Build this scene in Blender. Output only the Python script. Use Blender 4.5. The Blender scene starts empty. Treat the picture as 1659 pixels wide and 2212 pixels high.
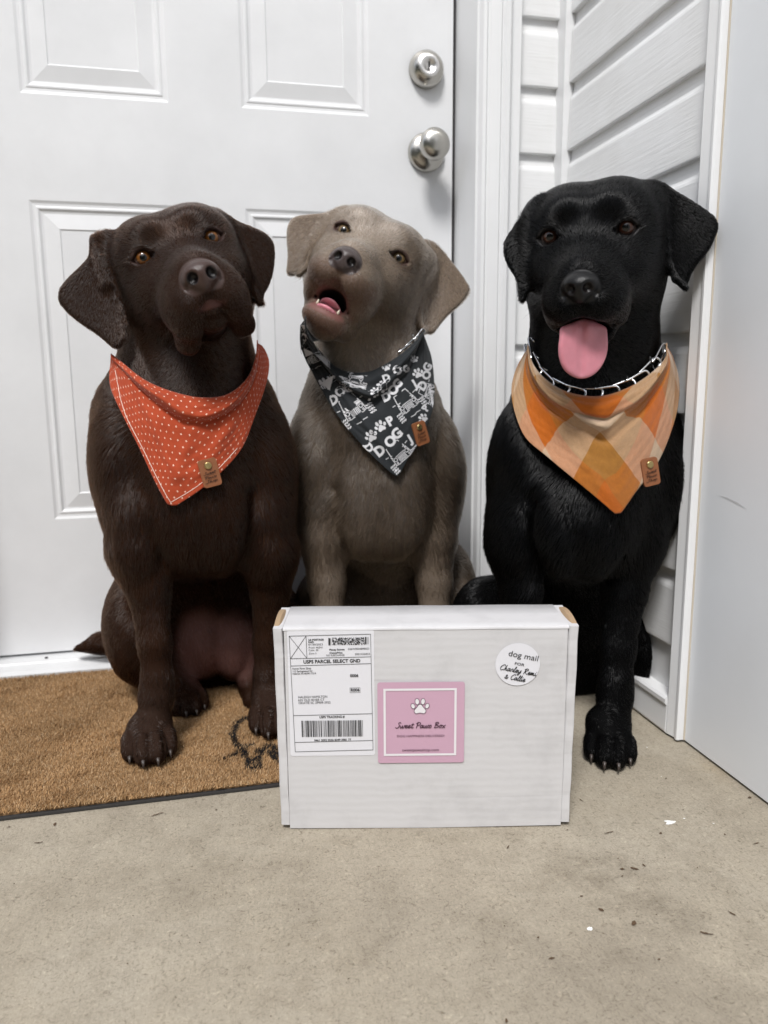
import bpy, bmesh, math, random
import numpy as np
from mathutils import Vector, Matrix
R_ = math.radians
random.seed(7)
rng = np.random.default_rng(11)

# ------------------------------------------------------------------ camera, sky, sun, exposure
scene = bpy.context.scene
CAM_H, CAM_YAW, CAM_PITCH, CAM_ROLL, CAM_F = 0.50, R_(12.8), R_(9.83), R_(-0.4), 1662.0
_F = np.array([math.sin(CAM_YAW)*math.cos(CAM_PITCH), math.cos(CAM_YAW)*math.cos(CAM_PITCH), -math.sin(CAM_PITCH)])
_R0 = np.array([math.cos(CAM_YAW), -math.sin(CAM_YAW), 0.0])
_U0 = np.cross(_R0, _F)
_R = _R0*math.cos(CAM_ROLL) + _U0*math.sin(CAM_ROLL)
_U = -_R0*math.sin(CAM_ROLL) + _U0*math.cos(CAM_ROLL)
cam_data = bpy.data.cameras.new('camera')
cam = bpy.data.objects.new('camera', cam_data)
scene.collection.objects.link(cam)
cam.matrix_world = Matrix(((_R[0], _U[0], -_F[0], 0), (_R[1], _U[1], -_F[1], 0), (_R[2], _U[2], -_F[2], CAM_H), (0, 0, 0, 1)))
cam_data.sensor_fit = 'VERTICAL'
cam_data.sensor_height = 36.0
cam_data.sensor_width = 27.0
cam_data.lens = 36.0*CAM_F/2212.0
cam_data.clip_start = 0.02
cam_data.clip_end = 2000
cam_data.dof.use_dof = True
cam_data.dof.focus_distance = 0.84
cam_data.dof.aperture_fstop = 5.6
scene.camera = cam

SUN_EL, SUN_AZ = R_(54), R_(206)          # azimuth clockwise from +Y: behind the camera, to its left
world = bpy.data.worlds.new('World'); scene.world = world; world.use_nodes = True
wn = world.node_tree.nodes; wl = world.node_tree.links
bg = wn['Background']
sky = wn.new('ShaderNodeTexSky'); sky.sky_type = 'NISHITA'; sky.sun_disc = False
sky.sun_elevation = SUN_EL; sky.sun_rotation = SUN_AZ
sky.air_density = 1.0; sky.dust_density = 1.2; sky.ozone_density = 1.0
hsv = wn.new('ShaderNodeHueSaturation'); hsv.inputs['Saturation'].default_value = 0.40   # overcast: almost grey sky
wl.new(sky.outputs[0], hsv.inputs['Color']); wl.new(hsv.outputs[0], bg.inputs['Color'])
bg.inputs['Strength'].default_value = 0.15
sun_d = bpy.data.lights.new('sun', 'SUN'); sun_d.energy = 2.0; sun_d.angle = R_(13); sun_d.color = (1.0, 0.985, 0.965)
sun = bpy.data.objects.new('sun', sun_d); scene.collection.objects.link(sun)
_sd = Vector((math.sin(SUN_AZ)*math.cos(SUN_EL), math.cos(SUN_AZ)*math.cos(SUN_EL), math.sin(SUN_EL)))
sun.rotation_euler = _sd.to_track_quat('Z', 'Y').to_euler()
sun.location = _sd*5

scene.view_settings.view_transform = 'Standard'; scene.view_settings.look = 'None'
scene.view_settings.exposure = 0.62; scene.view_settings.gamma = 1.0
scene.render.engine = 'CYCLES'
scene.cycles.use_denoising = True
scene.cycles.max_bounces = 8; scene.cycles.diffuse_bounces = 4; scene.cycles.glossy_bounces = 3
scene.cycles.transparent_max_bounces = 8
scene.cycles.caustics_reflective = False; scene.cycles.caustics_refractive = False

# ------------------------------------------------------------------ helpers
COL = scene.collection
def P(u, v, y):
    """world point at depth y (metres from the porch origin) on the sight line measured at (u, v) of the survey sheet"""
    d = _F + _R*(u-829.5)/CAM_F - _U*(v-1106.0)/CAM_F
    return np.array([0, 0, CAM_H]) + d*(y/d[1])

def tag(o, label=None, cat=None, group=None, kind=None):
    if label: o['label'] = label
    if cat: o['category'] = cat
    if group: o['group'] = group
    if kind: o['kind'] = kind
    return o
def empty(name, loc, label=None, cat=None, group=None, kind=None):
    o = bpy.data.objects.new(name, None); COL.objects.link(o); o.location = loc
    o.empty_display_size = 0.05
    return tag(o, label, cat, group, kind)
def link(o, parent=None):
    COL.objects.link(o)
    if parent is not None:
        o.parent = parent
        o.matrix_parent_inverse = Matrix.Translation(-Vector(parent.location)) if parent.parent is None else Matrix.Identity(4)
        if parent.parent is not None:       # sub-part of a part whose own transform is identity in world space
            o.matrix_parent_inverse = (Matrix.Translation(-Vector(parent.location)))
    return o
def mesh_obj(name, verts, faces, mat=None, parent=None, smooth=False):
    me = bpy.data.meshes.new(name)
    me.from_pydata([tuple(map(float, v)) for v in verts], [], [tuple(map(int, f)) for f in faces]); me.update()
    if mat is not None: me.materials.append(mat)
    if smooth: me.polygons.foreach_set('use_smooth', [True]*len(me.polygons))
    return link(bpy.data.objects.new(name, me), parent)
def big_mesh(name, V, Q, mat, parent=None, smooth=True):
    me = bpy.data.meshes.new(name)
    n = Q.shape[1]
    me.vertices.add(len(V)); me.vertices.foreach_set('co', np.asarray(V, np.float32).ravel())
    me.loops.add(Q.size); me.loops.foreach_set('vertex_index', np.asarray(Q, np.int32).ravel())
    me.polygons.add(len(Q)); me.polygons.foreach_set('loop_start', np.arange(0, Q.size, n, dtype=np.int32))
    me.polygons.foreach_set('use_smooth', np.full(len(Q), smooth))
    me.update(calc_edges=True); me.validate()
    if mat is not None: me.materials.append(mat)
    return link(bpy.data.objects.new(name, me), parent)
def bm_obj(name, bm, mat, parent=None, smooth=False):
    me = bpy.data.meshes.new(name); bm.normal_update(); bm.to_mesh(me); bm.free()
    if mat is not None: me.materials.append(mat)
    if smooth: me.polygons.foreach_set('use_smooth', [True]*len(me.polygons))
    return link(bpy.data.objects.new(name, me), parent)
def box_bm(x0, x1, y0, y1, z0, z1, bev=0.0, seg=2):
    bm = bmesh.new()
    bmesh.ops.create_cube(bm, size=1)
    for v in bm.verts:
        v.co = Vector((x0+(v.co.x+.5)*(x1-x0), y0+(v.co.y+.5)*(y1-y0), z0+(v.co.z+.5)*(z1-z0)))
    if bev > 0: bmesh.ops.bevel(bm, geom=bm.edges[:], offset=bev, segments=seg, profile=.5, affect='EDGES')
    return bm
def box(name, x0, x1, y0, y1, z0, z1, mat, parent=None, bev=0.0):
    return bm_obj(name, box_bm(x0, x1, y0, y1, z0, z1, bev), mat, parent, False)
def prism_z(name, prof, z0, z1, mat, parent=None, smooth=False):
    """vertical extrusion of an (x, y) profile (counter-clockwise)"""
    n = len(prof)
    V = [(x, y, z0) for x, y in prof]+[(x, y, z1) for x, y in prof]
    Fc = [(i, (i+1) % n, n+(i+1) % n, n+i) for i in range(n)]+[tuple(range(n-1, -1, -1)), tuple(range(n, 2*n))]
    return mesh_obj(name, V, Fc, mat, parent, smooth)
def lathe(name, prof, origin, axis, mat, parent=None, n=40):
    """prof: (r, h) pairs along axis from origin"""
    a = Vector(axis).normalized(); t = a.orthogonal().normalized(); b = a.cross(t)
    V = []; Fc = []
    for r, h in prof:
        for i in range(n):
            th = 2*math.pi*i/n
            V.append(Vector(origin)+a*h+(t*math.cos(th)+b*math.sin(th))*r)
    for k in range(len(prof)-1):
        for i in range(n):
            j = (i+1) % n
            Fc.append((k*n+i, k*n+j, (k+1)*n+j, (k+1)*n+i))
    return mesh_obj(name, V, Fc, mat, parent, True)
def tube(pts, r, n=8, closed=False):
    """verts, faces of a tube along points; r a number or a list"""
    pts = [Vector(p) for p in pts]; m = len(pts); V = []; Fc = []
    rr = r if hasattr(r, '__len__') else [r]*m
    ref = None
    for i, p in enumerate(pts):
        if closed: t = pts[(i+1) % m]-pts[i-1]
        else: t = pts[min(i+1, m-1)]-pts[max(i-1, 0)]
        t.normalize()
        if ref is None: ref = t.orthogonal().normalized()
        ref = (ref-t*ref.dot(t)).normalized(); b = t.cross(ref)
        for k in range(n):
            th = 2*math.pi*k/n
            V.append(p+(ref*math.cos(th)+b*math.sin(th))*rr[i])
    for i in range(m if closed else m-1):
        for k in range(n):
            a, b2 = i*n+k, i*n+(k+1) % n
            c, d = ((i+1) % m)*n+(k+1) % n, ((i+1) % m)*n+k
            Fc.append((a, b2, c, d))
    if not closed:
        Fc.append(tuple(range(n-1, -1, -1))); Fc.append(tuple(range((m-1)*n, m*n)))
    return V, Fc

# ------------------------------------------------------------------ materials
def new_mat(name):
    m = bpy.data.materials.new(name); m.use_nodes = True
    nt = m.node_tree; return m, nt, nt.nodes['Principled BSDF']
def nd(nt, typ, **kw):
    n = nt.nodes.new(typ)
    for k, v in kw.items():
        if k.startswith('i_'):
            key = k[2:]; key = int(key) if key.isdigit() else key.replace('_', ' ')
            n.inputs[key].default_value = v
        else: setattr(n, k, v)
    return n
def ramp(nt, stops, interp='LINEAR'):
    n = nt.nodes.new('ShaderNodeValToRGB'); n.color_ramp.interpolation = interp
    el = n.color_ramp.elements
    while len(el) > 1: el.remove(el[-1])
    el[0].position = stops[0][0]; el[0].color = tuple(stops[0][1])+(1,) if len(stops[0][1]) == 3 else stops[0][1]
    for p, c in stops[1:]:
        e = el.new(p); e.color = tuple(c)+(1,) if len(c) == 3 else c
    return n
def plain(name, col, rough=.5, metal=0.0, spec=.5, bump=0.0, bscale=300.0, coat=0.0):
    m, nt, b = new_mat(name)
    b.inputs['Base Color'].default_value = (*col, 1); b.inputs['Roughness'].default_value = rough
    b.inputs['Metallic'].default_value = metal; b.inputs['Specular IOR Level'].default_value = spec
    b.inputs['Coat Weight'].default_value = coat
    if bump > 0:
        tc = nd(nt, 'ShaderNodeTexCoord'); nz = nd(nt, 'ShaderNodeTexNoise', i_Scale=bscale, i_Detail=3.0)
        bp = nd(nt, 'ShaderNodeBump', i_Strength=bump, i_Distance=0.001)
        nt.links.new(tc.outputs['Object'], nz.inputs['Vector']); nt.links.new(nz.outputs['Fac'], bp.inputs['Height'])
        nt.links.new(bp.outputs[0], b.inputs['Normal'])
    return m
# ------------------------------------------------------------------ setting: porch floor, house front, side wall
def white_paint(name, col, rough=.42, dirt=.06):
    m, nt, b = new_mat(name)
    tc = nd(nt, 'ShaderNodeTexCoord')
    n1 = nd(nt, 'ShaderNodeTexNoise', i_Scale=7.0, i_Detail=5.0, i_Roughness=.6); n2 = nd(nt, 'ShaderNodeTexNoise', i_Scale=60.0, i_Detail=3.0)
    r = ramp(nt, [(.3, tuple(c*(1-dirt) for c in col)), (.7, col)])
    nt.links.new(tc.outputs['Object'], n1.inputs['Vector']); nt.links.new(tc.outputs['Object'], n2.inputs['Vector'])
    nt.links.new(n1.outputs['Fac'], r.inputs[0]); nt.links.new(r.outputs[0], b.inputs['Base Color'])
    bp = nd(nt, 'ShaderNodeBump', i_Strength=.12, i_Distance=.001)
    nt.links.new(n2.outputs['Fac'], bp.inputs['Height']); nt.links.new(bp.outputs[0], b.inputs['Normal'])
    b.inputs['Roughness'].default_value = rough; b.inputs['Specular IOR Level'].default_value = .35
    return m
def vinyl(name, along):
    m, nt, b = new_mat(name)
    tc = nd(nt, 'ShaderNodeTexCoord')
    mp = nd(nt, 'ShaderNodeMapping'); mp.inputs['Scale'].default_value = (14, 180, 260) if along == 'x' else (180, 14, 260)
    nz = nd(nt, 'ShaderNodeTexNoise', i_Scale=1.0, i_Detail=3.0, i_Roughness=.55, i_Distortion=.6)
    nt.links.new(tc.outputs['Object'], mp.inputs[0]); nt.links.new(mp.outputs[0], nz.inputs['Vector'])
    bp = nd(nt, 'ShaderNodeBump', i_Strength=.30, i_Distance=.0016)
    nt.links.new(nz.outputs['Fac'], bp.inputs['Height']); nt.links.new(bp.outputs[0], b.inputs['Normal'])
    n1 = nd(nt, 'ShaderNodeTexNoise', i_Scale=9.0, i_Detail=4.0)
    nt.links.new(tc.outputs['Object'], n1.inputs['Vector'])
    r = ramp(nt, [(.3, (.72, .72, .715)), (.65, (.79, .795, .80))]); nt.links.new(n1.outputs['Fac'], r.inputs[0]); nt.links.new(r.outputs[0], b.inputs['Base Color'])
    b.inputs['Roughness'].default_value = .45; b.inputs['Specular IOR Level'].default_value = .35
    return m
def _fl(u, v):
    d = _F+_R*(u-829.5)/CAM_F-_U*(v-1106)/CAM_F; t = -CAM_H/d[2]; return float(d[0]*t), float(d[1]*t)
STAINS = [(*_fl(u, v), r, a, c) for u, v, r, a, c in ((1345, 1905, .075, 1.0, (.45, .42, .39)), (1240, 1875, .055, .9, (.50, .47, .43)), (1455, 1975, .045, 1.0, (.42, .40, .37)), (1100, 1790, .05, .8, (.62, .60, .58)), (1560, 1655, .06, .8, (.92, .78, .55)), (1200, 1950, .12, .6, (.66, .64, .62)), (420, 1880, .10, .6, (.68, .66, .62)), (1400, 1760, .07, .5, (.75, .70, .60)), (1090, 2010, .05, .7, (.6, .58, .54)), (700, 2100, .1, .5, (.72, .66, .58)), (560, 1990, .14, .5, (.7, .68, .62)))]
def concrete_material():
    m, nt, b = new_mat('concrete')
    L = nt.links.new
    tc = nd(nt, 'ShaderNodeTexCoord')
    big = nd(nt, 'ShaderNodeTexNoise', i_Scale=3.2, i_Detail=6.0, i_Roughness=.62, i_Distortion=.4)
    mid = nd(nt, 'ShaderNodeTexNoise', i_Scale=22.0, i_Detail=6.0, i_Roughness=.7)
    fine = nd(nt, 'ShaderNodeTexNoise', i_Scale=420.0, i_Detail=4.0, i_Roughness=.7)
    mp = nd(nt, 'ShaderNodeMapping'); mp.inputs['Rotation'].default_value = (0, 0, R_(-34)); mp.inputs['Scale'].default_value = (430, 95, 1)
    broom = nd(nt, 'ShaderNodeTexNoise', i_Scale=1.0, i_Detail=5.0, i_Roughness=.7, i_Distortion=1.1)
    worm = nd(nt, 'ShaderNodeTexNoise', i_Scale=135.0, i_Detail=5.0, i_Roughness=.72, i_Distortion=2.4)
    for n in (big, mid, fine, worm): L(tc.outputs['Object'], n.inputs['Vector'])
    L(tc.outputs['Object'], mp.inputs[0]); L(mp.outputs[0], broom.inputs['Vector'])
    c1 = ramp(nt, [(.28, (.245, .212, .164)), (.48, (.315, .276, .215)), (.68, (.350, .312, .250))])
    L(big.outputs['Fac'], c1.inputs[0])
    c2 = ramp(nt, [(.25, (.70, .68, .65)), (.5, (1, 1, 1)), (.78, (1.16, 1.15, 1.13))]); L(mid.outputs['Fac'], c2.inputs[0])
    c3 = ramp(nt, [(.28, (.50, .48, .45)), (.44, (1, 1, 1)), (.72, (1.16, 1.16, 1.16))]); L(broom.outputs['Fac'], c3.inputs[0])
    c4 = ramp(nt, [(.24, (.40, .38, .34)), (.40, (1, 1, 1)), (.72, (1.14, 1.14, 1.14))]); L(fine.outputs['Fac'], c4.inputs[0])
    c5 = ramp(nt, [(.30, (.50, .47, .43)), (.45, (.98, .98, .98)), (.58, (1.04, 1.04, 1.04)), (.70, (1.36, 1.35, 1.32))]); L(worm.outputs['Fac'], c5.inputs[0])
    prev = c1.outputs[0]
    for c, f in ((c2, .6), (c3, .5), (c4, .9), (c5, 1.0)):
        mx = nd(nt, 'ShaderNodeMix', data_type='RGBA', blend_type='MULTIPLY'); mx.inputs[0].default_value = f
        L(prev, mx.inputs[6]); L(c.outputs[0], mx.inputs[7]); prev = mx.outputs[2]
    # scuffed grey-brown patches and ochre stains where they lie on this porch
    sn = nd(nt, 'ShaderNodeTexNoise', i_Scale=38.0, i_Detail=6.0, i_Roughness=.75); L(tc.outputs['Object'], sn.inputs['Vector'])
    for (x, y, r, amt, colr) in STAINS:
        vd = nd(nt, 'ShaderNodeVectorMath', operation='DISTANCE'); L(tc.outputs['Object'], vd.inputs[0]); vd.inputs[1].default_value = (x, y, 0)
        mr = nd(nt, 'ShaderNodeMapRange', i_1=r, i_2=r*.15, i_3=0.0, i_4=1.0); mr.interpolation_type = 'SMOOTHSTEP'; L(vd.outputs['Value'], mr.inputs[0])
        sr = ramp(nt, [(.38, (0, 0, 0)), (.66, (1, 1, 1))]); L(sn.outputs['Fac'], sr.inputs[0])
        m1 = nd(nt, 'ShaderNodeMath', operation='MULTIPLY'); L(mr.outputs[0], m1.inputs[0]); L(sr.outputs[0], m1.inputs[1])
        m2 = nd(nt, 'ShaderNodeMath', operation='MULTIPLY', i_1=amt*.45); L(m1.outputs[0], m2.inputs[0])
        mx = nd(nt, 'ShaderNodeMix', data_type='RGBA', blend_type='MULTIPLY'); L(m2.outputs[0], mx.inputs[0]); L(prev, mx.inputs[6]); mx.inputs[7].default_value = (*colr, 1); prev = mx.outputs[2]
    L(prev, b.inputs['Base Color'])
    add = nd(nt, 'ShaderNodeMath', operation='ADD'); L(worm.outputs['Fac'], add.inputs[0]); L(fine.outputs['Fac'], add.inputs[1])
    bp = nd(nt, 'ShaderNodeBump', i_Strength=.5, i_Distance=.0012); L(add.outputs[0], bp.inputs['Height']); L(bp.outputs[0], b.inputs['Normal'])
    b.inputs['Roughness'].default_value = .85; b.inputs['Specular IOR Level'].default_value = .25
    return m
M_DOOR = white_paint('door_paint', (.78, .785, .795), .42, .09); M_TRIM = white_paint('trim_paint', (.78, .785, .79), .38, .04)
M_PANEL = white_paint('panel_paint', (.79, .81, .835), .32, .04)
M_VX = vinyl('vinyl_siding_front', 'x'); M_VY = vinyl('vinyl_siding_side', 'y')
M_GAP = plain('dark_gasket', (.035, .033, .035), .8); M_CAULK = plain('old_caulk', (.55, .49, .40), .7)
M_CONC = concrete_material()
M_NICKEL = plain('brushed_nickel', (.52, .50, .46), .27, 1.0); M_NICKEL2 = plain('bright_nickel', (.78, .76, .74), .35, 1.0)
M_SILL = white_paint('sill_paint', (.66, .665, .67), .4, .12)

g = mesh_obj('ground', [(-400, -400, -.16), (400, -400, -.16), (400, 400, -.16), (-400, 400, -.16)], [(0, 1, 2, 3)], plain('yard_grass', (.075, .095, .045), .9, bump=.6, bscale=40)); tag(g, kind='structure')
f = box('porch_floor', -3.2, 3.0, -2.6, 1.60, -.15, 0.0, M_CONC); tag(f, kind='structure')

Y_DOOR, Y_WALL = 1.41, 1.325
# front door: leaf with stiles and rails, moulded panels set into it
entry = empty('entryway', (0.016, Y_DOOR, 0.0), 'white panelled front door with round metal knob and deadbolt, set in its frame', 'door', kind='thing')
xs_ = [-.419, -.267, -.039, .079, .299, .451]; zs_ = [.024, .263, .790, .951, 1.66, 1.74, 1.93, 2.05]
V = []; Fc = []
def quad(a, b, c, d):
    i = len(V); V.extend([a, b, c, d]); Fc.append((i, i+1, i+2, i+3))
pan = [(i, j) for i in (1, 3) for j in (1, 3, 5)]
for i in range(5):
    for j in range(7):
        if (i, j) in pan: continue
        quad((xs_[i], Y_DOOR, zs_[j]), (xs_[i+1], Y_DOOR, zs_[j]), (xs_[i+1], Y_DOOR, zs_[j+1]), (xs_[i], Y_DOOR, zs_[j+1]))
x0, x1, z0, z1, yb = xs_[0], xs_[-1], zs_[0], zs_[-1], Y_DOOR+.044
quad((x1, Y_DOOR, z0), (x1, yb, z0), (x1, yb, z1), (x1, Y_DOOR, z1)); quad((x0, yb, z0), (x0, Y_DOOR, z0), (x0, Y_DOOR, z1), (x0, yb, z1))
quad((x0, yb, z0), (x1, yb, z0), (x1, Y_DOOR, z0), (x0, Y_DOOR, z0)); quad((x1, yb, z0), (x0, yb, z0), (x0, yb, z1), (x1, yb, z1)); quad((x0, Y_DOOR, z1), (x1, Y_DOOR, z1), (x1, yb, z1), (x0, yb, z1))
door = mesh_obj('door_leaf', V, Fc, M_DOOR, entry)
prof = [(0, 0), (.0045, .0018), (.0085, .0020), (.0105, .0010), (.0130, .0010), (.0165, .0034), (.0200, .0040), (.0440, .0006), (.0460, .0020), (.0485, .0020)]
for i, j in pan:
    V = []; Fc = []
    X0, X1, Z0, Z1 = xs_[i], xs_[i+1], zs_[j], zs_[j+1]
    for d, y in prof:
        V += [(X0+d, Y_DOOR+y, Z0+d), (X1-d, Y_DOOR+y, Z0+d), (X1-d, Y_DOOR+y, Z1-d), (X0+d, Y_DOOR+y, Z1-d)]
    for k in range(len(prof)-1):
        for q in range(4):
            Fc.append((k*4+q, k*4+(q+1) % 4, (k+1)*4+(q+1) % 4, (k+1)*4+q))
    n = len(prof)-1; Fc.append((n*4, n*4+1, n*4+2, n*4+3))
    mesh_obj('panel', V, Fc, M_DOOR, door)
# knob and deadbolt
ax = (0, -1, 0)
kb = lathe('door_knob', [(.0, .0), (.0335, .0), (.0335, .004), (.031, .009), (.024, .013), (.0150, .016), (.0125, .022), (.0125, .032), (.017, .037), (.0235, .043), (.0265, .051), (.0262, .058), (.022, .065), (.012, .069), (0, .0695)], (.402, Y_DOOR, .897), ax, M_NICKEL, door, 48)
db = lathe('deadbolt', [(0, 0), (.031, 0), (.031, .006), (.029, .013), (.0215, .0225), (.0185, .0235)], (.401, Y_DOOR, 1.033), ax, M_NICKEL, door, 48)
lathe('lock_face', [(.0186, .0232), (.0175, .0245), (.0090, .0238), (.0085, .0222), (.0, .0222)], (.401, Y_DOOR, 1.033), ax, M_NICKEL2, door, 40)
box('key_slot', .3995, .4025, Y_DOOR-.0232, Y_DOOR-.0225, 1.027, 1.039, M_GAP, door)
# frame round the door
frame = entry
for sx, xj in ((1, .4575), (-1, -.4255)):
    def X(d): return xj+sx*d
    pr = [(X(0), 1.302), (X(.018), 1.302), (X(.018), 1.47), (X(0), 1.47)]
    prism_z('jamb', pr if sx > 0 else pr[::-1], .02, 2.07, M_TRIM, frame)
    pr = [(X(.004), 1.300), (X(.007), 1.290), (X(.012), 1.288), (X(.016), 1.293), (X(.020), 1.290), (X(.036), 1.286), (X(.040), 1.291), (X(.045), 1.285), (X(.052), 1.285), (X(.057), 1.291), (X(.058), 1.335), (X(.004), 1.335)]
    prism_z('casing', pr if sx > 0 else pr[::-1], .0, 2.12, M_TRIM, frame)
    pr = [(X(-.0035), 1.414), (X(-.0005), 1.414), (X(-.0005), 1.452), (X(-.0035), 1.452)]
    prism_z('gasket', pr if sx > 0 else pr[::-1], .03, 2.05, M_GAP, frame)
box('head_jamb', -.44, .475, 1.302, 1.47, 2.072, 2.12, M_TRIM, frame)
sillprof = [(1.336, 0.0), (1.336, .012), (1.345, .0155), (1.372, .0175), (1.374, .0205), (1.392, .0215), (1.394, .0190), (1.470, .0190), (1.470, 0.0)]
V = [(x, y, z) for x in (-.4255, .4575) for y, z in sillprof]; n = len(sillprof)
Fc = [(i, n+i, n+(i+1) % n, (i+1) % n) for i in range(n)]+[tuple(range(n)), tuple(range(2*n-1, n-1, -1))]
mesh_obj('sill', V, Fc, M_SILL, frame)
bm = bmesh.new(); bmesh.ops.create_cone(bm, segments=12, radius1=.003, radius2=.0026, depth=.0015, cap_ends=True); bmesh.ops.translate(bm, verts=bm.verts, vec=(-.294, 1.386, .0222)); bm_obj('screw', bm, M_GAP, frame)

# lap siding: one profile, one plank object per course
H_C = .108; LAPS = [.886+H_C*k for k in range(-8, 12)]
def plank_mesh(name, length, along, mat):
    pr = [(.0, -.004), (-.0085, -.004), (-.0095, -.002), (-.0095, .004), (-.0068, .076), (-.0058, .080), (-.0026, .086), (-.0015, .092), (-.0010, H_C+.004), (.004, H_C+.004)]
    V = []; 
    for s in (0, length):
        for d, z in pr: V.append((s, d, z) if along == 'x' else (d, s, z))
    n = len(pr); Fc = []
    for i in range(n-1):
        q = (i, i+1, n+i+1, n+i); Fc.append(q if along == 'y' else q[::-1])
    me = bpy.data.meshes.new(name); me.from_pydata(V, [], Fc); me.update(); me.materials.append(mat); return me
backwall = empty('front_wall', (.575, Y_WALL, 0), 'narrow strip of white lap siding between the door casing and the corner', 'wall', kind='thing')
box('sheathing', .5155, 2.2, Y_WALL+.009, Y_WALL+.20, 0, 3.0, M_TRIM, backwall)
pm = plank_mesh('siding_plank', .106, 'x', M_VX)
for z in LAPS:
    o = bpy.data.objects.new('siding_plank', pm); link(o, backwall); o.location = (.531, Y_WALL+.009, z)
prism_z('channel_trim', [(.5158, 1.300), (.534, 1.300), (.534, 1.304), (.520, 1.306), (.520, 1.337), (.5158, 1.337)], 0, 3.0, M_TRIM, backwall)
leftwall = empty('left_wall', (-1.5, Y_WALL, 0), 'white lap siding of the house beyond the left side of the door', 'wall', kind='thing')
box('sheathing', -3.2, -.484, Y_WALL+.009, Y_WALL+.20, 0, 3.0, M_TRIM, leftwall)
pm2 = plank_mesh('siding_plank', 2.70, 'x', M_VX)
for z in LAPS:
    o = bpy.data.objects.new('siding_plank', pm2); link(o, leftwall); o.location = (-3.186, Y_WALL+.009, z)
overwall = box('wall_above_door', -.484, .5155, Y_WALL+.009, Y_WALL+.20, 2.125, 3.0, M_TRIM); tag(overwall, 'white wall strip above the front door frame', 'wall', kind='thing')
sidewall = empty('side_wall', (.63, 1.1, 0), 'white wood grain lap siding behind the black dog, on the right wall', 'wall', kind='thing')
XS = .631
box('sheathing', XS, XS+.2, .9075, 1.345, 0.0, 3.0, M_TRIM, sidewall)
pm = plank_mesh('siding_plank', .392, 'y', M_VY)
for z in LAPS:
    if z < .03: continue
    o = bpy.data.objects.new('siding_plank', pm); link(o, sidewall); o.location = (XS, .9065, z)
prism_z('corner_post', [(.612, 1.336), (.612, 1.2995), (.640, 1.2995), (.640, 1.336)][::-1], 0, 3.0, M_TRIM, sidewall)
bs = [(.6335, .003), (.613, .003), (.6115, .006), (.6125, .044), (.6095, .047), (.6095, .053), (.6125, .056), (.618, .0565), (.6335, .058)]
V = [(x, y, z) for y in (.9075, 1.2985) for x, z in bs]; n = len(bs)
Fc = [(i, (i+1) % n, n+(i+1) % n, n+i) for i in range(n)]+[tuple(range(n-1, -1, -1)), tuple(range(n, 2*n))]
mesh_obj('base_trim', V, Fc, M_TRIM, sidewall)
prism_z('channel_trim', [(.6135, .9070), (.6120, .9040), (.6160, .8880), (.6130, .8860), (.6130, .8820), (.6160, .8805), (.660, .8805), (.660, .9070)][::-1], .004, 3.0, M_TRIM, sidewall)
prism_z('caulk_line', [(.6228, .8803), (.6228, .8790), (.660, .8790), (.660, .8803)][::-1], .004, 3.0, M_CAULK, sidewall)
side = bm_obj('flat_wall_panel', box_bm(.6245, .70, -2.5, .8788, .004, 3.0), M_PANEL); mesh_obj('scuff_mark', [(.6242, y, z+w) for y, z, w in ((.842, .352, 0), (.825, .351, .0008), (.805, .3475, .0010), (.788, .3430, 0), (.805, .3475, -.0012), (.825, .351, -.0010))], [(0, 1, 2, 3, 4, 5)], plain('scuff', (.58, .585, .595), .8), side)
tag(side, 'smooth pale grey flat panel filling the right edge, next to white trim', 'wall panel', kind='thing')
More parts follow.
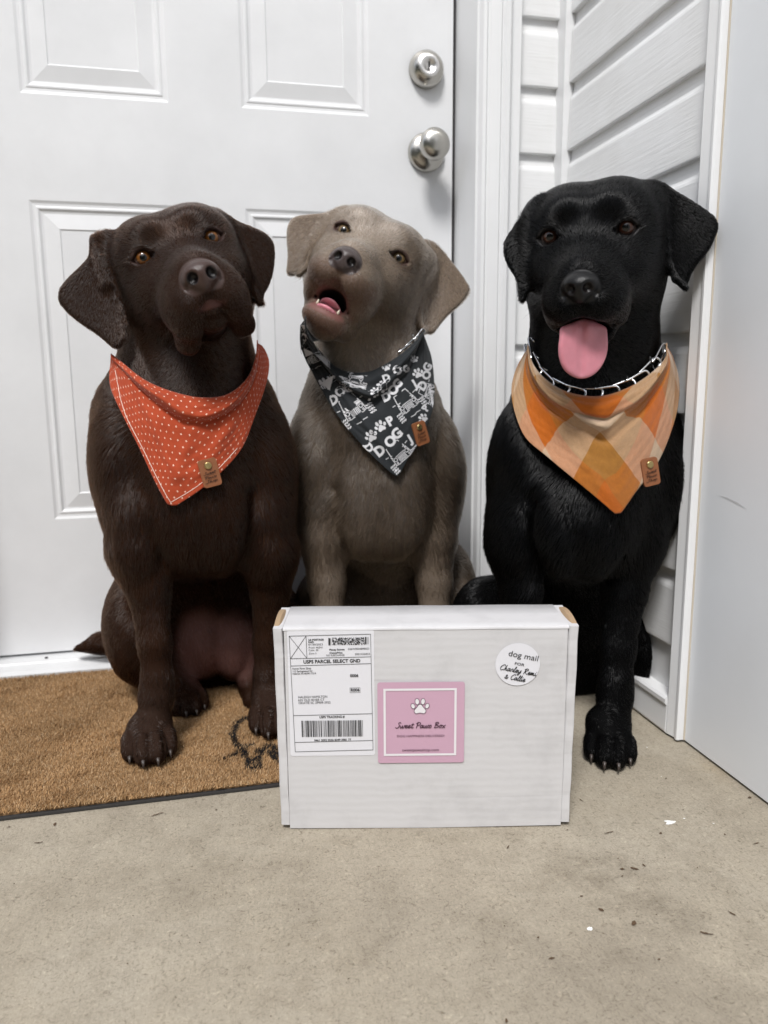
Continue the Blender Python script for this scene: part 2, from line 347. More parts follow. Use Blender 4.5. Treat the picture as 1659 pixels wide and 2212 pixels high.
# ------------------------------------------------------------------ implicit modelling (smooth unions -> one continuous surface)
class Field:
    def __init__(self, xs, ys, zs):
        self.ax = [np.asarray(a, np.float32) for a in (xs, ys, zs)]
        self.D = np.full([len(a) for a in self.ax], 0.08, np.float32)
    def sub(self, lo, hi):
        s = []
        for a, l, h in zip(self.ax, lo, hi):
            i = max(0, int(np.searchsorted(a, l))-1); j = min(len(a), int(np.searchsorted(a, h))+1)
            if j-i < 1: return None
            s.append(slice(i, j))
        return tuple(s)
    def apply(self, fn, lo, hi, k, op='u', m=None):
        mg = max(.012, 1.3*k) if op == 'u' else .004+k
        if m is not None: mg = m
        s = self.sub(np.asarray(lo)-mg, np.asarray(hi)+mg)
        if s is None: return
        X = self.ax[0][s[0]][:, None, None]; Y = self.ax[1][s[1]][None, :, None]; Z = self.ax[2][s[2]][None, None, :]
        d = fn(X, Y, Z).astype(np.float32); A = self.D[s]
        if op == 'u':
            h = np.clip(.5+.5*(A-d)/k, 0, 1); self.D[s] = A*(1-h)+d*h-k*h*(1-h)
        elif op == 's':
            h = np.clip(.5-.5*(A+d)/k, 0, 1); self.D[s] = A*(1-h)-d*h+k*h*(1-h)
    def ell(self, c, r, k=.02, R=None, op='u'):
        c = np.asarray(c, float); r = np.asarray(r, float)
        R = np.eye(3) if R is None else R
        ext = np.sqrt(((R*r[None, :])**2).sum(1))
        def fn(X, Y, Z):
            dx, dy, dz = X-c[0], Y-c[1], Z-c[2]
            a = (R[0, 0]*dx+R[1, 0]*dy+R[2, 0]*dz); b = (R[0, 1]*dx+R[1, 1]*dy+R[2, 1]*dz); e = (R[0, 2]*dx+R[1, 2]*dy+R[2, 2]*dz)
            k0 = np.sqrt((a/r[0])**2+(b/r[1])**2+(e/r[2])**2); k1 = np.sqrt((a/r[0]**2)**2+(b/r[1]**2)**2+(e/r[2]**2)**2)
            return k0*(k0-1)/np.maximum(k1, 1e-6)
        self.apply(fn, c-ext, c+ext, k, op)
    def cone(self, a, b, ra, rb, k=.02, op='u'):
        a = np.asarray(a, float); b = np.asarray(b, float); ba = b-a; L2 = float(ba@ba)
        def fn(X, Y, Z):
            px, py, pz = X-a[0], Y-a[1], Z-a[2]
            t = np.clip((px*ba[0]+py*ba[1]+pz*ba[2])/L2, 0, 1)
            return np.sqrt((px-ba[0]*t)**2+(py-ba[1]*t)**2+(pz-ba[2]*t)**2)-(ra+(rb-ra)*t)
        mx = max(ra, rb)
        self.apply(fn, np.minimum(a, b)-mx, np.maximum(a, b)+mx, k, op)
    def chain(self, pts, rs, k=.02, kj=.008, op='u'):
        """tapered limb through points"""
        for i in range(len(pts)-1):
            self.cone(pts[i], pts[i+1], rs[i], rs[i+1], k if i == 0 else kj, op)
    def flap(self, pts, thick, k=.01, bend=(0, 0, 0), taper=.0):
        """thin leaf whose outline is the closed 3D polygon pts (near-planar); bend = quadratic sag of the mid-surface"""
        pts = np.asarray(pts, float); c = pts.mean(0)
        _, _, vt = np.linalg.svd(pts-c); ex, ey, n = vt
        if n[1] > 0: n = -n
        q = np.c_[(pts-c)@ex, (pts-c)@ey]
        w0 = (pts-c)@n
        # least squares quadratic mid-surface through the outline + extra bend
        Aq = np.c_[q[:, 0]**2, q[:, 1]**2, q[:, 0]*q[:, 1], np.ones(len(q))]
        cf = np.linalg.lstsq(Aq, w0, rcond=None)[0]; cf[:3] += np.asarray(bend)
        def fn(X, Y, Z):
            dx, dy, dz = X-c[0], Y-c[1], Z-c[2]
            a = dx*ex[0]+dy*ex[1]+dz*ex[2]; b = dx*ey[0]+dy*ey[1]+dz*ey[2]; w = dx*n[0]+dy*n[1]+dz*n[2]
            w = w-(cf[0]*a*a+cf[1]*b*b+cf[2]*a*b+cf[3])
            d2 = np.full(a.shape, 1e9); sg = np.ones(a.shape)
            m = len(q)
            for i in range(m):
                j = i-1; e = q[j]-q[i]
                wx, wy = a-q[i, 0], b-q[i, 1]
                t = np.clip((wx*e[0]+wy*e[1])/(e@e), 0, 1)
                d2 = np.minimum(d2, (wx-e[0]*t)**2+(wy-e[1]*t)**2)
                c1 = b >= q[i, 1]; c2 = b < q[j, 1]; c3 = e[0]*wy > e[1]*wx
                fl = (c1 & c2 & c3) | (~c1 & ~c2 & ~c3)
                sg = np.where(fl, -sg, sg)
            d = sg*np.sqrt(d2)+thick
            wa = np.abs(w)
            return np.where(d > 0, np.sqrt(d*d+wa*wa), wa)-thick*np.clip(1-taper*np.clip(d/.02+1, 0, 1), .3, 1)
        self.apply(fn, pts.min(0)-.012, pts.max(0)+.012, k, 'u')
    def val(self, p):
        p = np.asarray(p, np.float32); idx = []; fr = []
        for a, x in zip(self.ax, p.T):
            i = np.clip(np.searchsorted(a, x)-1, 0, len(a)-2); idx.append(i)
            fr.append(np.clip((x-a[i])/(a[i+1]-a[i]), 0, 1))
        i, j, k = idx; f, g, h = fr; D = self.D; o = 0
        for di in (0, 1):
            for dj in (0, 1):
                for dk in (0, 1):
                    o = o+(f if di else 1-f)*(g if dj else 1-g)*(h if dk else 1-h)*D[i+di, j+dj, k+dk]
        return o
    def grad(self, p, e=.004):
        p = np.asarray(p, np.float32); g = np.zeros_like(p)
        for a in range(3):
            d = np.zeros(3, np.float32); d[a] = e
            g[:, a] = self.val(p+d)-self.val(p-d)
        return g/np.maximum(np.linalg.norm(g, axis=1, keepdims=True), 1e-9)
    def mesh(self):
        D = self.D; D[0] = D[-1] = .05; D[:, 0] = D[:, -1] = .05; D[:, :, 0] = D[:, :, -1] = .05
        S = D < 0; nx, ny, nz = S.shape
        cnt = np.zeros((nx-1, ny-1, nz-1), np.int8)
        for a in (0, 1):
            for b in (0, 1):
                for c in (0, 1):
                    cnt += S[a:nx-1+a, b:ny-1+b, c:nz-1+c]
        act = (cnt > 0) & (cnt < 8); I, J, K = np.nonzero(act)
        vid = np.full(act.shape, -1, np.int32); vid[I, J, K] = np.arange(len(I))
        acc = np.zeros((len(I), 3)); num = np.zeros(len(I))
        X, Y, Z = self.ax
        cor = [(a, b, c) for a in (0, 1) for b in (0, 1) for c in (0, 1)]
        vals = {q: D[I+q[0], J+q[1], K+q[2]] for q in cor}
        for q in cor:
            for ax in range(3):
                if q[ax]: continue
                r = list(q); r[ax] = 1; r = tuple(r)
                v0, v1 = vals[q], vals[r]; m = (v0 < 0) != (v1 < 0)
                t = np.where(m, v0/np.where(m, v0-v1, 1), 0)
                p0 = np.c_[X[I+q[0]], Y[J+q[1]], Z[K+q[2]]]; p1 = np.c_[X[I+r[0]], Y[J+r[1]], Z[K+r[2]]]
                acc += np.where(m[:, None], p0+(p1-p0)*t[:, None], 0); num += m
        V = acc/num[:, None]
        quads = []
        for ax in range(3):
            sl0 = [slice(None)]*3; sl1 = [slice(None)]*3; sl0[ax] = slice(0, -1); sl1[ax] = slice(1, None)
            A, B = S[tuple(sl0)], S[tuple(sl1)]
            E = np.nonzero(A != B); e = [np.array(v) for v in E]; inside0 = A[E]
            o1, o2 = [(1, 2), (2, 0), (0, 1)][ax]
            def cell(d1, d2):
                c = [v.copy() for v in e]; c[o1] -= d1; c[o2] -= d2
                return vid[c[0], c[1], c[2]]
            q = np.stack([cell(1, 1), cell(0, 1), cell(0, 0), cell(1, 0)], 1)
            q[~inside0] = q[~inside0][:, ::-1]
            quads.append(q)
        Q = np.concatenate(quads)
        Q = Q[(Q >= 0).all(1)]
        # light smoothing
        for lam in (.5, -.3):
            s = np.zeros_like(V); n = np.zeros(len(V))
            for a, b in ((0, 1), (1, 2), (2, 3), (3, 0)):
                np.add.at(s, Q[:, a], V[Q[:, b]]); np.add.at(n, Q[:, a], 1)
            V = V+lam*(s/np.maximum(n, 1)[:, None]-V)
        return V, Q
def rotm(yaw, pitch, roll):
    a, b, c = R_(yaw), R_(pitch), R_(roll)
    ca, sa, cb, sb, cc, sc = math.cos(a), math.sin(a), math.cos(b), math.sin(b), math.cos(c), math.sin(c)
    return np.array([[ca, -sa, 0], [sa, ca, 0], [0, 0, 1]])@np.array([[1, 0, 0], [0, cb, -sb], [0, sb, cb]])@np.array([[cc, 0, sc], [0, 1, 0], [-sc, 0, cc]])
def axis_grid(lo, hi, flo, fhi, coarse, fine):
    out = [lo]
    x = lo
    while x < hi:
        d = 0 if flo <= x <= fhi else min(abs(x-flo), abs(x-fhi))
        x += min(coarse, fine+max(0, d)*.25); out.append(x)
    return np.array(out)
# ------------------------------------------------------------------ dogs
class Head:
    def __init__(self, F, yaw, pitch, roll, t, s=1.0):
        self.F = F; self.R = rotm(yaw, pitch, roll); self.t = np.array(t, float); self.s = s
    def w(self, p): return self.t+self.R@(np.asarray(p, float)*self.s)
    def local(self, V): return ((np.asarray(V)-self.t)@self.R)/self.s
    def ell(self, c, r, k=.015, rot=None, op='u'):
        Rl = self.R if rot is None else self.R@rotm(*rot)
        self.F.ell(self.w(c), np.asarray(r)*self.s, k, Rl, op)
    def ell2(self, c, r, k=.015, rot=None, op='u'):
        for sx in (-1, 1):
            ro = None if rot is None else (rot[0]*sx, rot[1], rot[2]*sx)
            self.ell((c[0]*sx, c[1], c[2]), r, k, ro, op)
    def cone(self, a, b, ra, rb, k=.015, op='u'): self.F.cone(self.w(a), self.w(b), ra*self.s, rb*self.s, k, op)
    def cone2(self, a, b, ra, rb, k=.015, op='u'):
        for sx in (-1, 1): self.cone((a[0]*sx, a[1], a[2]), (b[0]*sx, b[1], b[2]), ra, rb, k, op)

NOSE = np.array([0, -.112, -.058]); EYE = np.array([.0430, -.0052, .0])
def head_common(H):
    H.ell((0, .058, .000), (.074, .088, .058), .02)                 # skull
    H.ell2((.034, .052, .012), (.046, .074, .047), .02)             # flat, broad crown
    H.ell((0, .115, -.012), (.056, .055, .06), .03)                 # occiput
    H.ell2((.054, .044, -.006), (.026, .050, .038), .02)            # temple, zygomatic arch
    H.ell2((.048, .060, -.050), (.040, .060, .048), .03)            # cheeks
    H.ell2((.040, -.002, -.046), (.030, .048, .034), .030)          # muzzle root, running back into the cheek
    H.ell2((.072, .070, .022), (.016, .034, .026), .022)            # ear roots
    H.cone((0, .012, -.022), (0, -.080, -.050), .040, .0275, .022)  # bridge of the muzzle
    H.ell((0, -.050, -.060), (.041, .054, .031), .024)              # muzzle body
    H.ell2((.0245, -.007, .026), (.018, .0135, .013), .018)         # brows
def head_eyes(H, open_=1.0, rot=0):
    # lids: a soft bulge round the ball, then an almond opening
    H.ell2((.0435, -.0060, .0), (.0180, .0140, .0150), .010, (12, 0, rot))
    H.ell2((.0448, -.022, .0), (.0122, .0125, .0098*open_), .0022, (16, 0, rot), 's')
    H.ell2((.0335, -.025, -.0030), (.0060, .0075, .0024), .003, (20, 0, 22), 's')
    H.ell2((.0555, -.017, -.0005), (.0045, .0075, .0022), .003, (35, 0, -10), 's')
def head_nose(H, k=.002, g=1.0):
    c = np.array((0, -.1045, -.0550))
    S = lambda p: tuple(c+(np.array(p)-c)*g); T = lambda r: tuple(np.array(r)*g)
    H.ell(c, T((.0205, .0180, .0155)), k)
    H.ell(S((0, -.1080, -.0640)), T((.0100, .0115, .0100)), .004)
    H.ell2(S((.0098, -.1210, -.0572)), T((.0056, .0085, .0060)), .0025, None, 's')
    H.cone2(S((.0125, -.1185, -.0585)), S((.0190, -.1080, -.0650)), .0018, .0012, .003, 's')
    H.cone(S((0, -.124, -.056)), S((0, -.119, -.078)), .0008, .0016, .002, 's')

def paw(F, c, ang, s=1.0, k=.012):
    """forepaw resting on the ground: c = (x, y, z of the ground) under the knuckles, pointing along ang (0 = -Y)"""
    ca, sa = math.cos(ang), math.sin(ang)
    def W(x, y, z): return np.array([c[0]+s*(x*ca-y*sa), c[1]+s*(x*sa+y*ca), c[2]+s*z])
    Rz = np.array([[ca, -sa, 0], [sa, ca, 0], [0, 0, 1]])
    F.ell(W(0, .010, .024), np.array((.029, .034, .024))*s, k, Rz)
    tips = []
    for x, y, r, h in ((-.0245, -.006, .0108, .017), (-.0088, -.024, .0122, .019), (.0088, -.024, .0122, .019), (.0245, -.006, .0108, .017)):
        F.ell(W(x, y, h), np.array((r, .022, h))*s, .0035, Rz)
        F.ell(W(x, y-.012, h*.72), np.array((r*.92, .013, h*.72))*s, .004, Rz)
        tips.append((W(x, y-.0200, h*.60), W(x*1.02, y-.0295, .005), ang))
    F.cone(W(-.0165, -.02, .045), W(-.0168, -.045, .012), .0016*s, .0022*s, .004, 's')
    F.cone(W(0, -.03, .047), W(0, -.055, .012), .0018*s, .0024*s, .004, 's')
    F.cone(W(.0165, -.02, .045), W(.0168, -.045, .012), .0016*s, .0022*s, .004, 's')
    return tips

def conv(pts, sc, ox, oy):
    return [((x/sc+ox)*.6636, (y/sc+oy)*.6636) for x, y in pts]
def ear_pts(poly, yfun):
    q = np.array([P(u, v, yfun(u, v)) for u, v in poly])
    for _ in range(2):                       # corner cutting: soft outline
        n = np.roll(q, -1, 0); q = np.stack([q*.75+n*.25, q*.25+n*.75], 1).reshape(-1, 3)
    return q[::2] if len(q) > 60 else q

def ear_rim(F, pts, yfun, r=.0036, dy=.0035):
    q = [P(u, v, yfun(u, v)-dy) for u, v in spline_uv(pts)]
    for i in range(len(q)-1): F.cone(q[i], q[i+1], r, r, .0025)
def spline_uv(pts):
    p = np.array(pts, float); l = np.r_[0, np.cumsum(np.linalg.norm(np.diff(p, axis=0), axis=1))]; t = np.linspace(0, l[-1], 8)
    return list(zip(np.interp(t, l, p[:, 0]), np.interp(t, l, p[:, 1])))
def foreleg(F, pts, rs, k=.03):
    F.chain(pts, rs, k, .012)

DOGS = {}
# ---- chocolate dog, left
def build_choc():
    F = Field(axis_grid(-.40, .17, -.20, .10, .0065, .0018), axis_grid(.88, 1.40, .885, 1.12, .007, .0018), axis_grid(-.004, .78, .52, .775, .0065, .0018))
    H = Head(F, 4.8, -4.5, -18.7, (-.0275, 1.046, .6613))
    # trunk
    F.ell(P(420, 1015, 1.125), (.112, .112, .150), .03)
    F.ell(P(405, 905, 1.165), (.132, .085, .100), .04)
    F.ell(P(425, 1135, 1.115), (.092, .095, .072), .03)
    F.cone(P(425, 1010, 1.21), P(432, 1300, 1.29), .118, .110, .05)
    F.ell(P(440, 1400, 1.29), (.125, .09, .10), .04)
    # neck
    F.cone(H.w((0, .085, -.035)), P(412, 895, 1.13), .078, .104, .04)
    # shoulders, upper arms
    F.ell(P(270, 1010, 1.110), (.046, .070, .100), .022)
    F.ell(P(572, 1025, 1.115), (.046, .070, .100), .022)
    F.ell(P(292, 1120, 1.075), (.040, .052, .066), .018)
    F.ell(P(572, 1130, 1.085), (.040, .052, .066), .018)
    F.ell(P(300, 1195, 1.065), (.034, .042, .045), .020)
    F.ell(P(580, 1200, 1.075), (.034, .042, .045), .020)
    # breast: two rolls meeting at the sternum, grooves beside the upper arms
    F.ell(P(385, 1110, 1.046), (.042, .034, .075), .028)
    F.ell(P(470, 1115, 1.048), (.042, .034, .075), .028)
    F.cone(P(345, 1230, 1.035), P(330, 1060, 1.035), .008, .002, .022, 's')
    F.cone(P(520, 1235, 1.040), P(535, 1070, 1.040), .008, .002, .022, 's')
    F.cone(P(428, 1225, 1.010), P(428, 1130, .995), .006, .002, .018, 's')
    # forelegs
    foreleg(F, [P(302, 1190, 1.065), P(322, 1275, 1.055), P(334, 1390, 1.036), P(340, 1465, 1.030), P(338, 1505, 1.028), P(334, 1560, 1.022), (-.093, 1.014, .042)], [.036, .0265, .0205, .0195, .0215, .0190, .022], .022)
    foreleg(F, [P(584, 1195, 1.075), P(584, 1275, 1.080), P(580, 1390, 1.076), P(580, 1460, 1.070), P(580, 1500, 1.066), P(584, 1550, 1.056), (.073, 1.054, .042)], [.036, .0265, .0205, .0195, .0215, .0190, .022], .022)
    claws = paw(F, (-.0945, 1.000, .013), .10, 1.02)
    claws += paw(F, (.073, 1.040, .013), -.05, 1.02)
    # haunches, hind feet, belly
    F.ell(P(308, 1345, 1.23), (.060, .115, .088), .03)
    F.ell(P(585, 1360, 1.25), (.058, .11, .085), .03)
    F.chain([P(320, 1420, 1.17), P(360, 1475, 1.16), P(385, 1515, 1.12)], [.045, .032, .022], .02)
    claws2 = paw(F, (-.048, 1.135, .012), .15, .85)
    F.chain([P(590, 1420, 1.19), P(560, 1480, 1.17), P(555, 1510, 1.13)], [.045, .032, .022], .02)
    F.ell(P(436, 1385, 1.20), (.040, .05, .062), .018)
    F.ell(P(505, 1388, 1.20), (.040, .05, .062), .010)
    # tail along the sill
    F.chain([P(360, 1400, 1.33), P(280, 1392, 1.345), P(215, 1390, 1.355), P(165, 1402, 1.36)], [.034, .026, .019, .007], .02)
    # head
    head_common(H)
    H.ell2((.026, -.060, -.074), (.027, .046, .031), .014, (0, 0, -8))
    H.ell2((.027, -.064, -.090), (.021, .034, .024), .014, (0, 0, -10))
    H.ell2((.015, -.091, -.074), (.017, .018, .017), .008)
    for sx in (-1, 1):
        q = [(.0085, -.1010, -.0735), (.0200, -.0950, -.0850), (.0315, -.0780, -.1020), (.0355, -.0540, -.1160), (.0345, -.0300, -.1200)]
        rr = [.0095, .0110, .0122, .0122, .0095]
        for i in range(4):
            H.cone((q[i][0]*sx, q[i][1], q[i][2]), (q[i+1][0]*sx, q[i+1][1], q[i+1][2]), rr[i], rr[i+1], .011)
    H.cone((0, .04, -.082), (0, -.045, -.098), .036, .018, .006)
    H.ell((0, -.0775, -.0990), (.0175, .0170, .0175), .002)
    H.cone((0, -.0960, -.0845), (0, -.0940, -.0905), .0105, .0110, .002)
    H.cone((0, -.1185, -.072), (0, -.1120, -.0835), .0012, .0028, .003, 's')
    for sx in (-1, 1):
        q = [(0, -.1090, -.0850), (.0110*sx, -.1040, -.0905), (.0190*sx, -.0960, -.0970)]
        for i in range(2): H.cone(q[i], q[i+1], .0012, .0010, .004, 's')
    head_nose(H, g=1.15); head_eyes(H, .94, 6)
    el = conv([(395, 255), (340, 300), (300, 400), (285, 455), (110, 620), (80, 690), (88, 760), (200, 870), (330, 950), (400, 1010), (455, 1062), (510, 1050), (540, 975), (530, 880), (490, 730), (460, 600), (450, 480), (470, 380), (450, 290)], 2.049, 150, 620)
    er = conv([(1110, 150), (1230, 205), (1300, 215), (1450, 275), (1510, 330), (1526, 400), (1520, 520), (1490, 630), (1450, 690), (1445, 765), (1400, 740), (1370, 680), (1350, 600), (1330, 520), (1295, 420), (1240, 330), (1150, 250)], 2.049, 150, 620)
    yl = lambda u, v: 1.075-(v-500)*.00008+(240-u)*.00010
    F.flap(ear_pts(el, yl), .0046, .014)
    ear_rim(F, conv([(425, 330), (440, 480), (460, 620), (490, 760), (522, 900), (525, 985)], 2.049, 150, 620), yl)
    F.cone(P(*conv([(335, 340)], 2.049, 150, 620)[0], 1.074), P(*conv([(400, 620)], 2.049, 150, 620)[0], 1.062), .007, .004, .012)
    yr = lambda u, v: 1.090-(v-460)*.00008+(u-500)*.00010
    F.flap(ear_pts(er, yr), .0046, .014)
    ear_rim(F, conv([(1130, 160), (1200, 240), (1270, 350), (1320, 470), (1350, 590), (1385, 690), (1430, 750)], 2.049, 150, 620), yr, .0048, .009)
    return F, H, claws, claws2
def build_silver():
    F = Field(axis_grid(.06, .46, .11, .40, .0065, .0018), axis_grid(.95, 1.40, .96, 1.22, .007, .0018), axis_grid(-.004, .80, .52, .785, .0065, .0018))
    H = Head(F, -16.2, -8.5, 27.5, (.2415, 1.129, .6855))
    F.ell(P(812, 1005, 1.19), (.105, .103, .155), .03)
    F.ell(P(802, 905, 1.235), (.116, .08, .095), .04)
    F.ell(P(815, 1115, 1.185), (.088, .088, .070), .03)
    F.cone(P(815, 1010, 1.265), P(830, 1300, 1.30), .105, .10, .05)
    F.ell(P(835, 1370, 1.30), (.115, .08, .085), .04)
    F.cone(H.w((0, .085, -.035)), P(802, 900, 1.20), .074, .096, .04)
    F.ell(P(676, 1020, 1.185), (.042, .066, .10), .022)
    F.ell(P(942, 1030, 1.185), (.044, .066, .10), .022)
    F.ell(P(698, 1120, 1.16), (.038, .048, .062), .018)
    F.ell(P(928, 1125, 1.16), (.040, .048, .062), .018)
    F.ell(P(780, 1105, 1.116), (.042, .032, .072), .028)
    F.ell(P(862, 1105, 1.116), (.042, .032, .072), .028)
    F.cone(P(748, 1225, 1.115), P(738, 1060, 1.115), .008, .002, .022, 's')
    F.cone(P(890, 1230, 1.115), P(900, 1060, 1.115), .008, .002, .022, 's')
    F.cone(P(822, 1215, 1.085), P(822, 1130, 1.07), .006, .002, .018, 's')
    foreleg(F, [P(702, 1170, 1.15), P(706, 1260, 1.14), P(708, 1390, 1.12), P(708, 1480, 1.11), P(708, 1540, 1.10), (.172, 1.075, .042)], [.036, .0270, .0215, .021, .0195, .022], .022)
    foreleg(F, [P(933, 1175, 1.15), P(938, 1260, 1.14), P(938, 1390, 1.12), P(938, 1480, 1.11), P(938, 1540, 1.10), (.327, 1.075, .042)], [.036, .0270, .0215, .021, .0195, .022], .022)
    claws = paw(F, (.172, 1.062, .002), 0, 1.0)+paw(F, (.327, 1.062, .002), 0, 1.0)
    F.ell(P(700, 1330, 1.26), (.05, .10, .08), .03)
    F.ell(P(962, 1290, 1.27), (.052, .095, .105), .03)
    head_common(H)
    H.ell2((.024, -.062, -.072), (.027, .045, .028), .014, (0, 0, -8))
    H.ell2((.032, -.040, -.090), (.018, .036, .026), .014, (0, 10, -10))
    H.ell2((.016, -.092, -.074), (.019, .020, .019), .008)
    # open lower jaw
    H.cone((0, .045, -.086), (0, -.046, -.129), .040, .027, .012)
    H.ell((0, -.060, -.130), (.033, .027, .020), .008)
    H.ell2((.024, -.030, -.119), (.017, .034, .018), .008, (0, -26, 0))
    H.ell((0, -.066, -.1050), (.0185, .050, .0100), .004, (0, -22, 0), 's')
    H.ell((0, -.080, -.0970), (.0075, .030, .0070), .006, (0, -24, 0), 's')
    H.ell((.030, -.028, -.1060), (.0075, .017, .0060), .004, (0, -24, 0), 's')
    H.cone2((.022, -.072, -.1090), (.036, -.030, -.1050), .0018, .0024, .003, 's')
    H.cone2((.036, -.030, -.1050), (.047, -.004, -.0930), .0024, .0012, .004, 's')
    head_nose(H); head_eyes(H, .76, 2)
    el = conv([(560, 75), (440, 125), (290, 135), (180, 150), (140, 190), (118, 270), (135, 440), (118, 560), (130, 590), (180, 598), (240, 560), (280, 500), (320, 400), (370, 310), (450, 225), (545, 150)], 2.304, 880, 640)
    er = conv([(1120, 330), (1200, 325), (1270, 380), (1350, 480), (1420, 570), (1495, 680), (1490, 720), (1440, 800), (1340, 880), (1270, 960), (1230, 1025), (1180, 1035), (1130, 1005), (1105, 930), (1105, 860), (1130, 720), (1155, 600), (1150, 480), (1110, 400)], 2.304, 880, 640)
    yl = lambda u, v: 1.160-(v-480)*.00008+(760-u)*.00008
    F.flap(ear_pts(el, yl), .0046, .014)
    ear_rim(F, conv([(575, 105), (500, 165), (430, 245), (365, 330), (315, 430), (275, 520), (215, 580)], 2.304, 880, 640), yl, .0050, .009)
    yr = lambda u, v: 1.175-(v-560)*.00010+(u-900)*.00008
    F.flap(ear_pts(er, yr), .0046, .014)
    ear_rim(F, conv([(1165, 350), (1182, 430), (1180, 520), (1160, 640), (1135, 760), (1112, 870), (1115, 960), (1150, 1010)], 2.304, 880, 640), yr, .0048, .009)
    return F, H, claws, []
def build_black():
    F = Field(axis_grid(.22, .626, .33, .625, .0065, .0018), axis_grid(.74, 1.26, .745, .99, .007, .0018), axis_grid(-.004, .79, .52, .775, .0065, .0018))
    H = Head(F, -33, 10, -2.8, (.4618, .8995, .673))
    F.ell(P(1265, 1015, .985), (.110, .108, .150), .03)
    F.ell(P(1275, 900, 1.01), (.104, .08, .10), .04)
    F.ell(P(1258, 1125, .985), (.094, .092, .075), .03)
    F.cone(P(1255, 1010, 1.07), P(1225, 1290, 1.12), .112, .112, .05)
    F.ell(P(1215, 1400, 1.13), (.12, .09, .09), .04)
    F.cone(H.w((0, .085, -.035)), P(1275, 895, .99), .076, .096, .04)
    F.ell(P(1122, 1035, .98), (.040, .066, .105), .022)
    F.ell(P(1405, 1030, .965), (.038, .066, .10), .022)
    F.ell(P(1112, 1145, .96), (.038, .048, .066), .018)
    F.ell(P(1375, 1140, .94), (.036, .048, .066), .018)
    F.ell(P(1215, 1130, .906), (.042, .032, .074), .028)
    F.ell(P(1300, 1130, .901), (.042, .032, .074), .028)
    F.cone(P(1160, 1240, .915), P(1155, 1080, .91), .008, .002, .022, 's')
    F.cone(P(1330, 1240, .895), P(1345, 1080, .89), .008, .002, .022, 's')
    F.cone(P(1255, 1235, .875), P(1258, 1150, .86), .006, .002, .018, 's')
    foreleg(F, [P(1362, 1180, .94), P(1350, 1275, .93), P(1336, 1400, .915), P(1330, 1470, .905), P(1328, 1505, .902), P(1326, 1560, .892), (.500, .884, .042)], [.036, .0280, .0215, .0205, .0222, .0195, .022], .022)
    foreleg(F, [P(1118, 1180, .96), P(1125, 1270, .95), P(1125, 1400, .94), P(1125, 1490, .93), P(1125, 1550, .92), (.357, .905, .042)], [.036, .027, .0215, .021, .0195, .022], .022)
    claws = paw(F, (.5035, .868, .002), -.45, .98)+paw(F, (.357, .892, .002), -.3, .98)
    F.ell(P(1062, 1360, 1.07), (.058, .10, .080), .04)
    F.ell(P(1368, 1385, 1.05), (.046, .09, .085), .03)
    head_common(H)
    H.ell2((.023, -.064, -.074), (.026, .044, .028), .014, (0, 0, -8))
    H.ell2((.032, -.036, -.088), (.016, .034, .022), .014, (0, 8, -10))
    H.ell2((.014, -.092, -.078), (.019, .019, .019), .008)
    H.cone((0, .045, -.088), (0, -.045, -.125), .038, .022, .012)
    H.ell((0, -.055, -.126), (.022, .020, .013), .008)
    H.cone2((.034, .000, -.092), (.024, -.050, -.116), .009, .0075, .006)
    H.ell((0, -.064, -.1065), (.0245, .050, .0095), .004, (0, -16, 0), 's')
    H.cone2((.026, -.078, -.1060), (.044, -.030, -.0985), .0016, .0024, .003, 's')
    H.cone2((.044, -.030, -.0985), (.052, -.004, -.0880), .0024, .0012, .004, 's')
    head_nose(H); head_eyes(H, .96, 2)
    el = conv([(350, 170), (260, 250), (200, 350), (130, 440), (107, 500), (120, 590), (170, 670), (205, 720), (205, 800), (212, 850), (238, 858), (262, 800), (275, 700), (285, 560), (290, 420), (310, 330), (350, 250)], 1.9069, 1580, 540)
    er = conv([(1010, 120), (1130, 130), (1240, 190), (1330, 250), (1420, 310), (1447, 370), (1430, 430), (1390, 520), (1320, 600), (1270, 680), (1250, 765), (1200, 740), (1150, 680), (1130, 600), (1115, 500), (1100, 400), (1080, 300), (1030, 220)], 1.9069, 1580, 540)
    F.flap(ear_pts(el, lambda u, v: .945-(v-470)*.00008+(1130-u)*.0002), .0046, .014)
    yr = lambda u, v: .905-(v-430)*.00004-(u-1400)*.00022
    F.flap(ear_pts(er, yr), .0046, .014)
    ear_rim(F, conv([(1070, 200), (1095, 320), (1110, 430), (1125, 540), (1145, 640), (1190, 720), (1240, 755)], 1.9069, 1580, 540), yr, .0040, .006)
    return F, H, claws, []
# ------------------------------------------------------------------ coats
def smooth01(x, a, b):
    t = np.clip((x-a)/(b-a), 0, 1); return t*t*(3-2*t)
def wav(p, f, seed):
    """cheap smooth noise in [-1, 1] from a few sines"""
    r = np.random.default_rng(seed); o = 0
    for i in range(5):
        d = r.normal(size=3); d /= np.linalg.norm(d)
        o = o+np.sin(p@d*f*(1+.45*i)+r.uniform(0, 6.28))
    return o/3.2
def coat_material(name, rough, ior, coat):
    m, nt, b = new_mat(name); nt.nodes.remove(b)
    at = nd(nt, 'ShaderNodeAttribute', attribute_name='Col')
    h = nt.nodes.new('ShaderNodeBsdfHairPrincipled'); h.model = 'CHIANG'; h.parametrization = 'COLOR'
    h.inputs['Roughness'].default_value = rough; h.inputs['Radial Roughness'].default_value = .35; h.inputs['Coat'].default_value = coat
    h.inputs['IOR'].default_value = ior; h.inputs['Random Roughness'].default_value = .2; h.inputs['Offset'].default_value = R_(2)
    nt.links.new(at.outputs['Color'], h.inputs['Color']); nt.links.new(h.outputs[0], nt.nodes['Material Output'].inputs['Surface'])
    return m
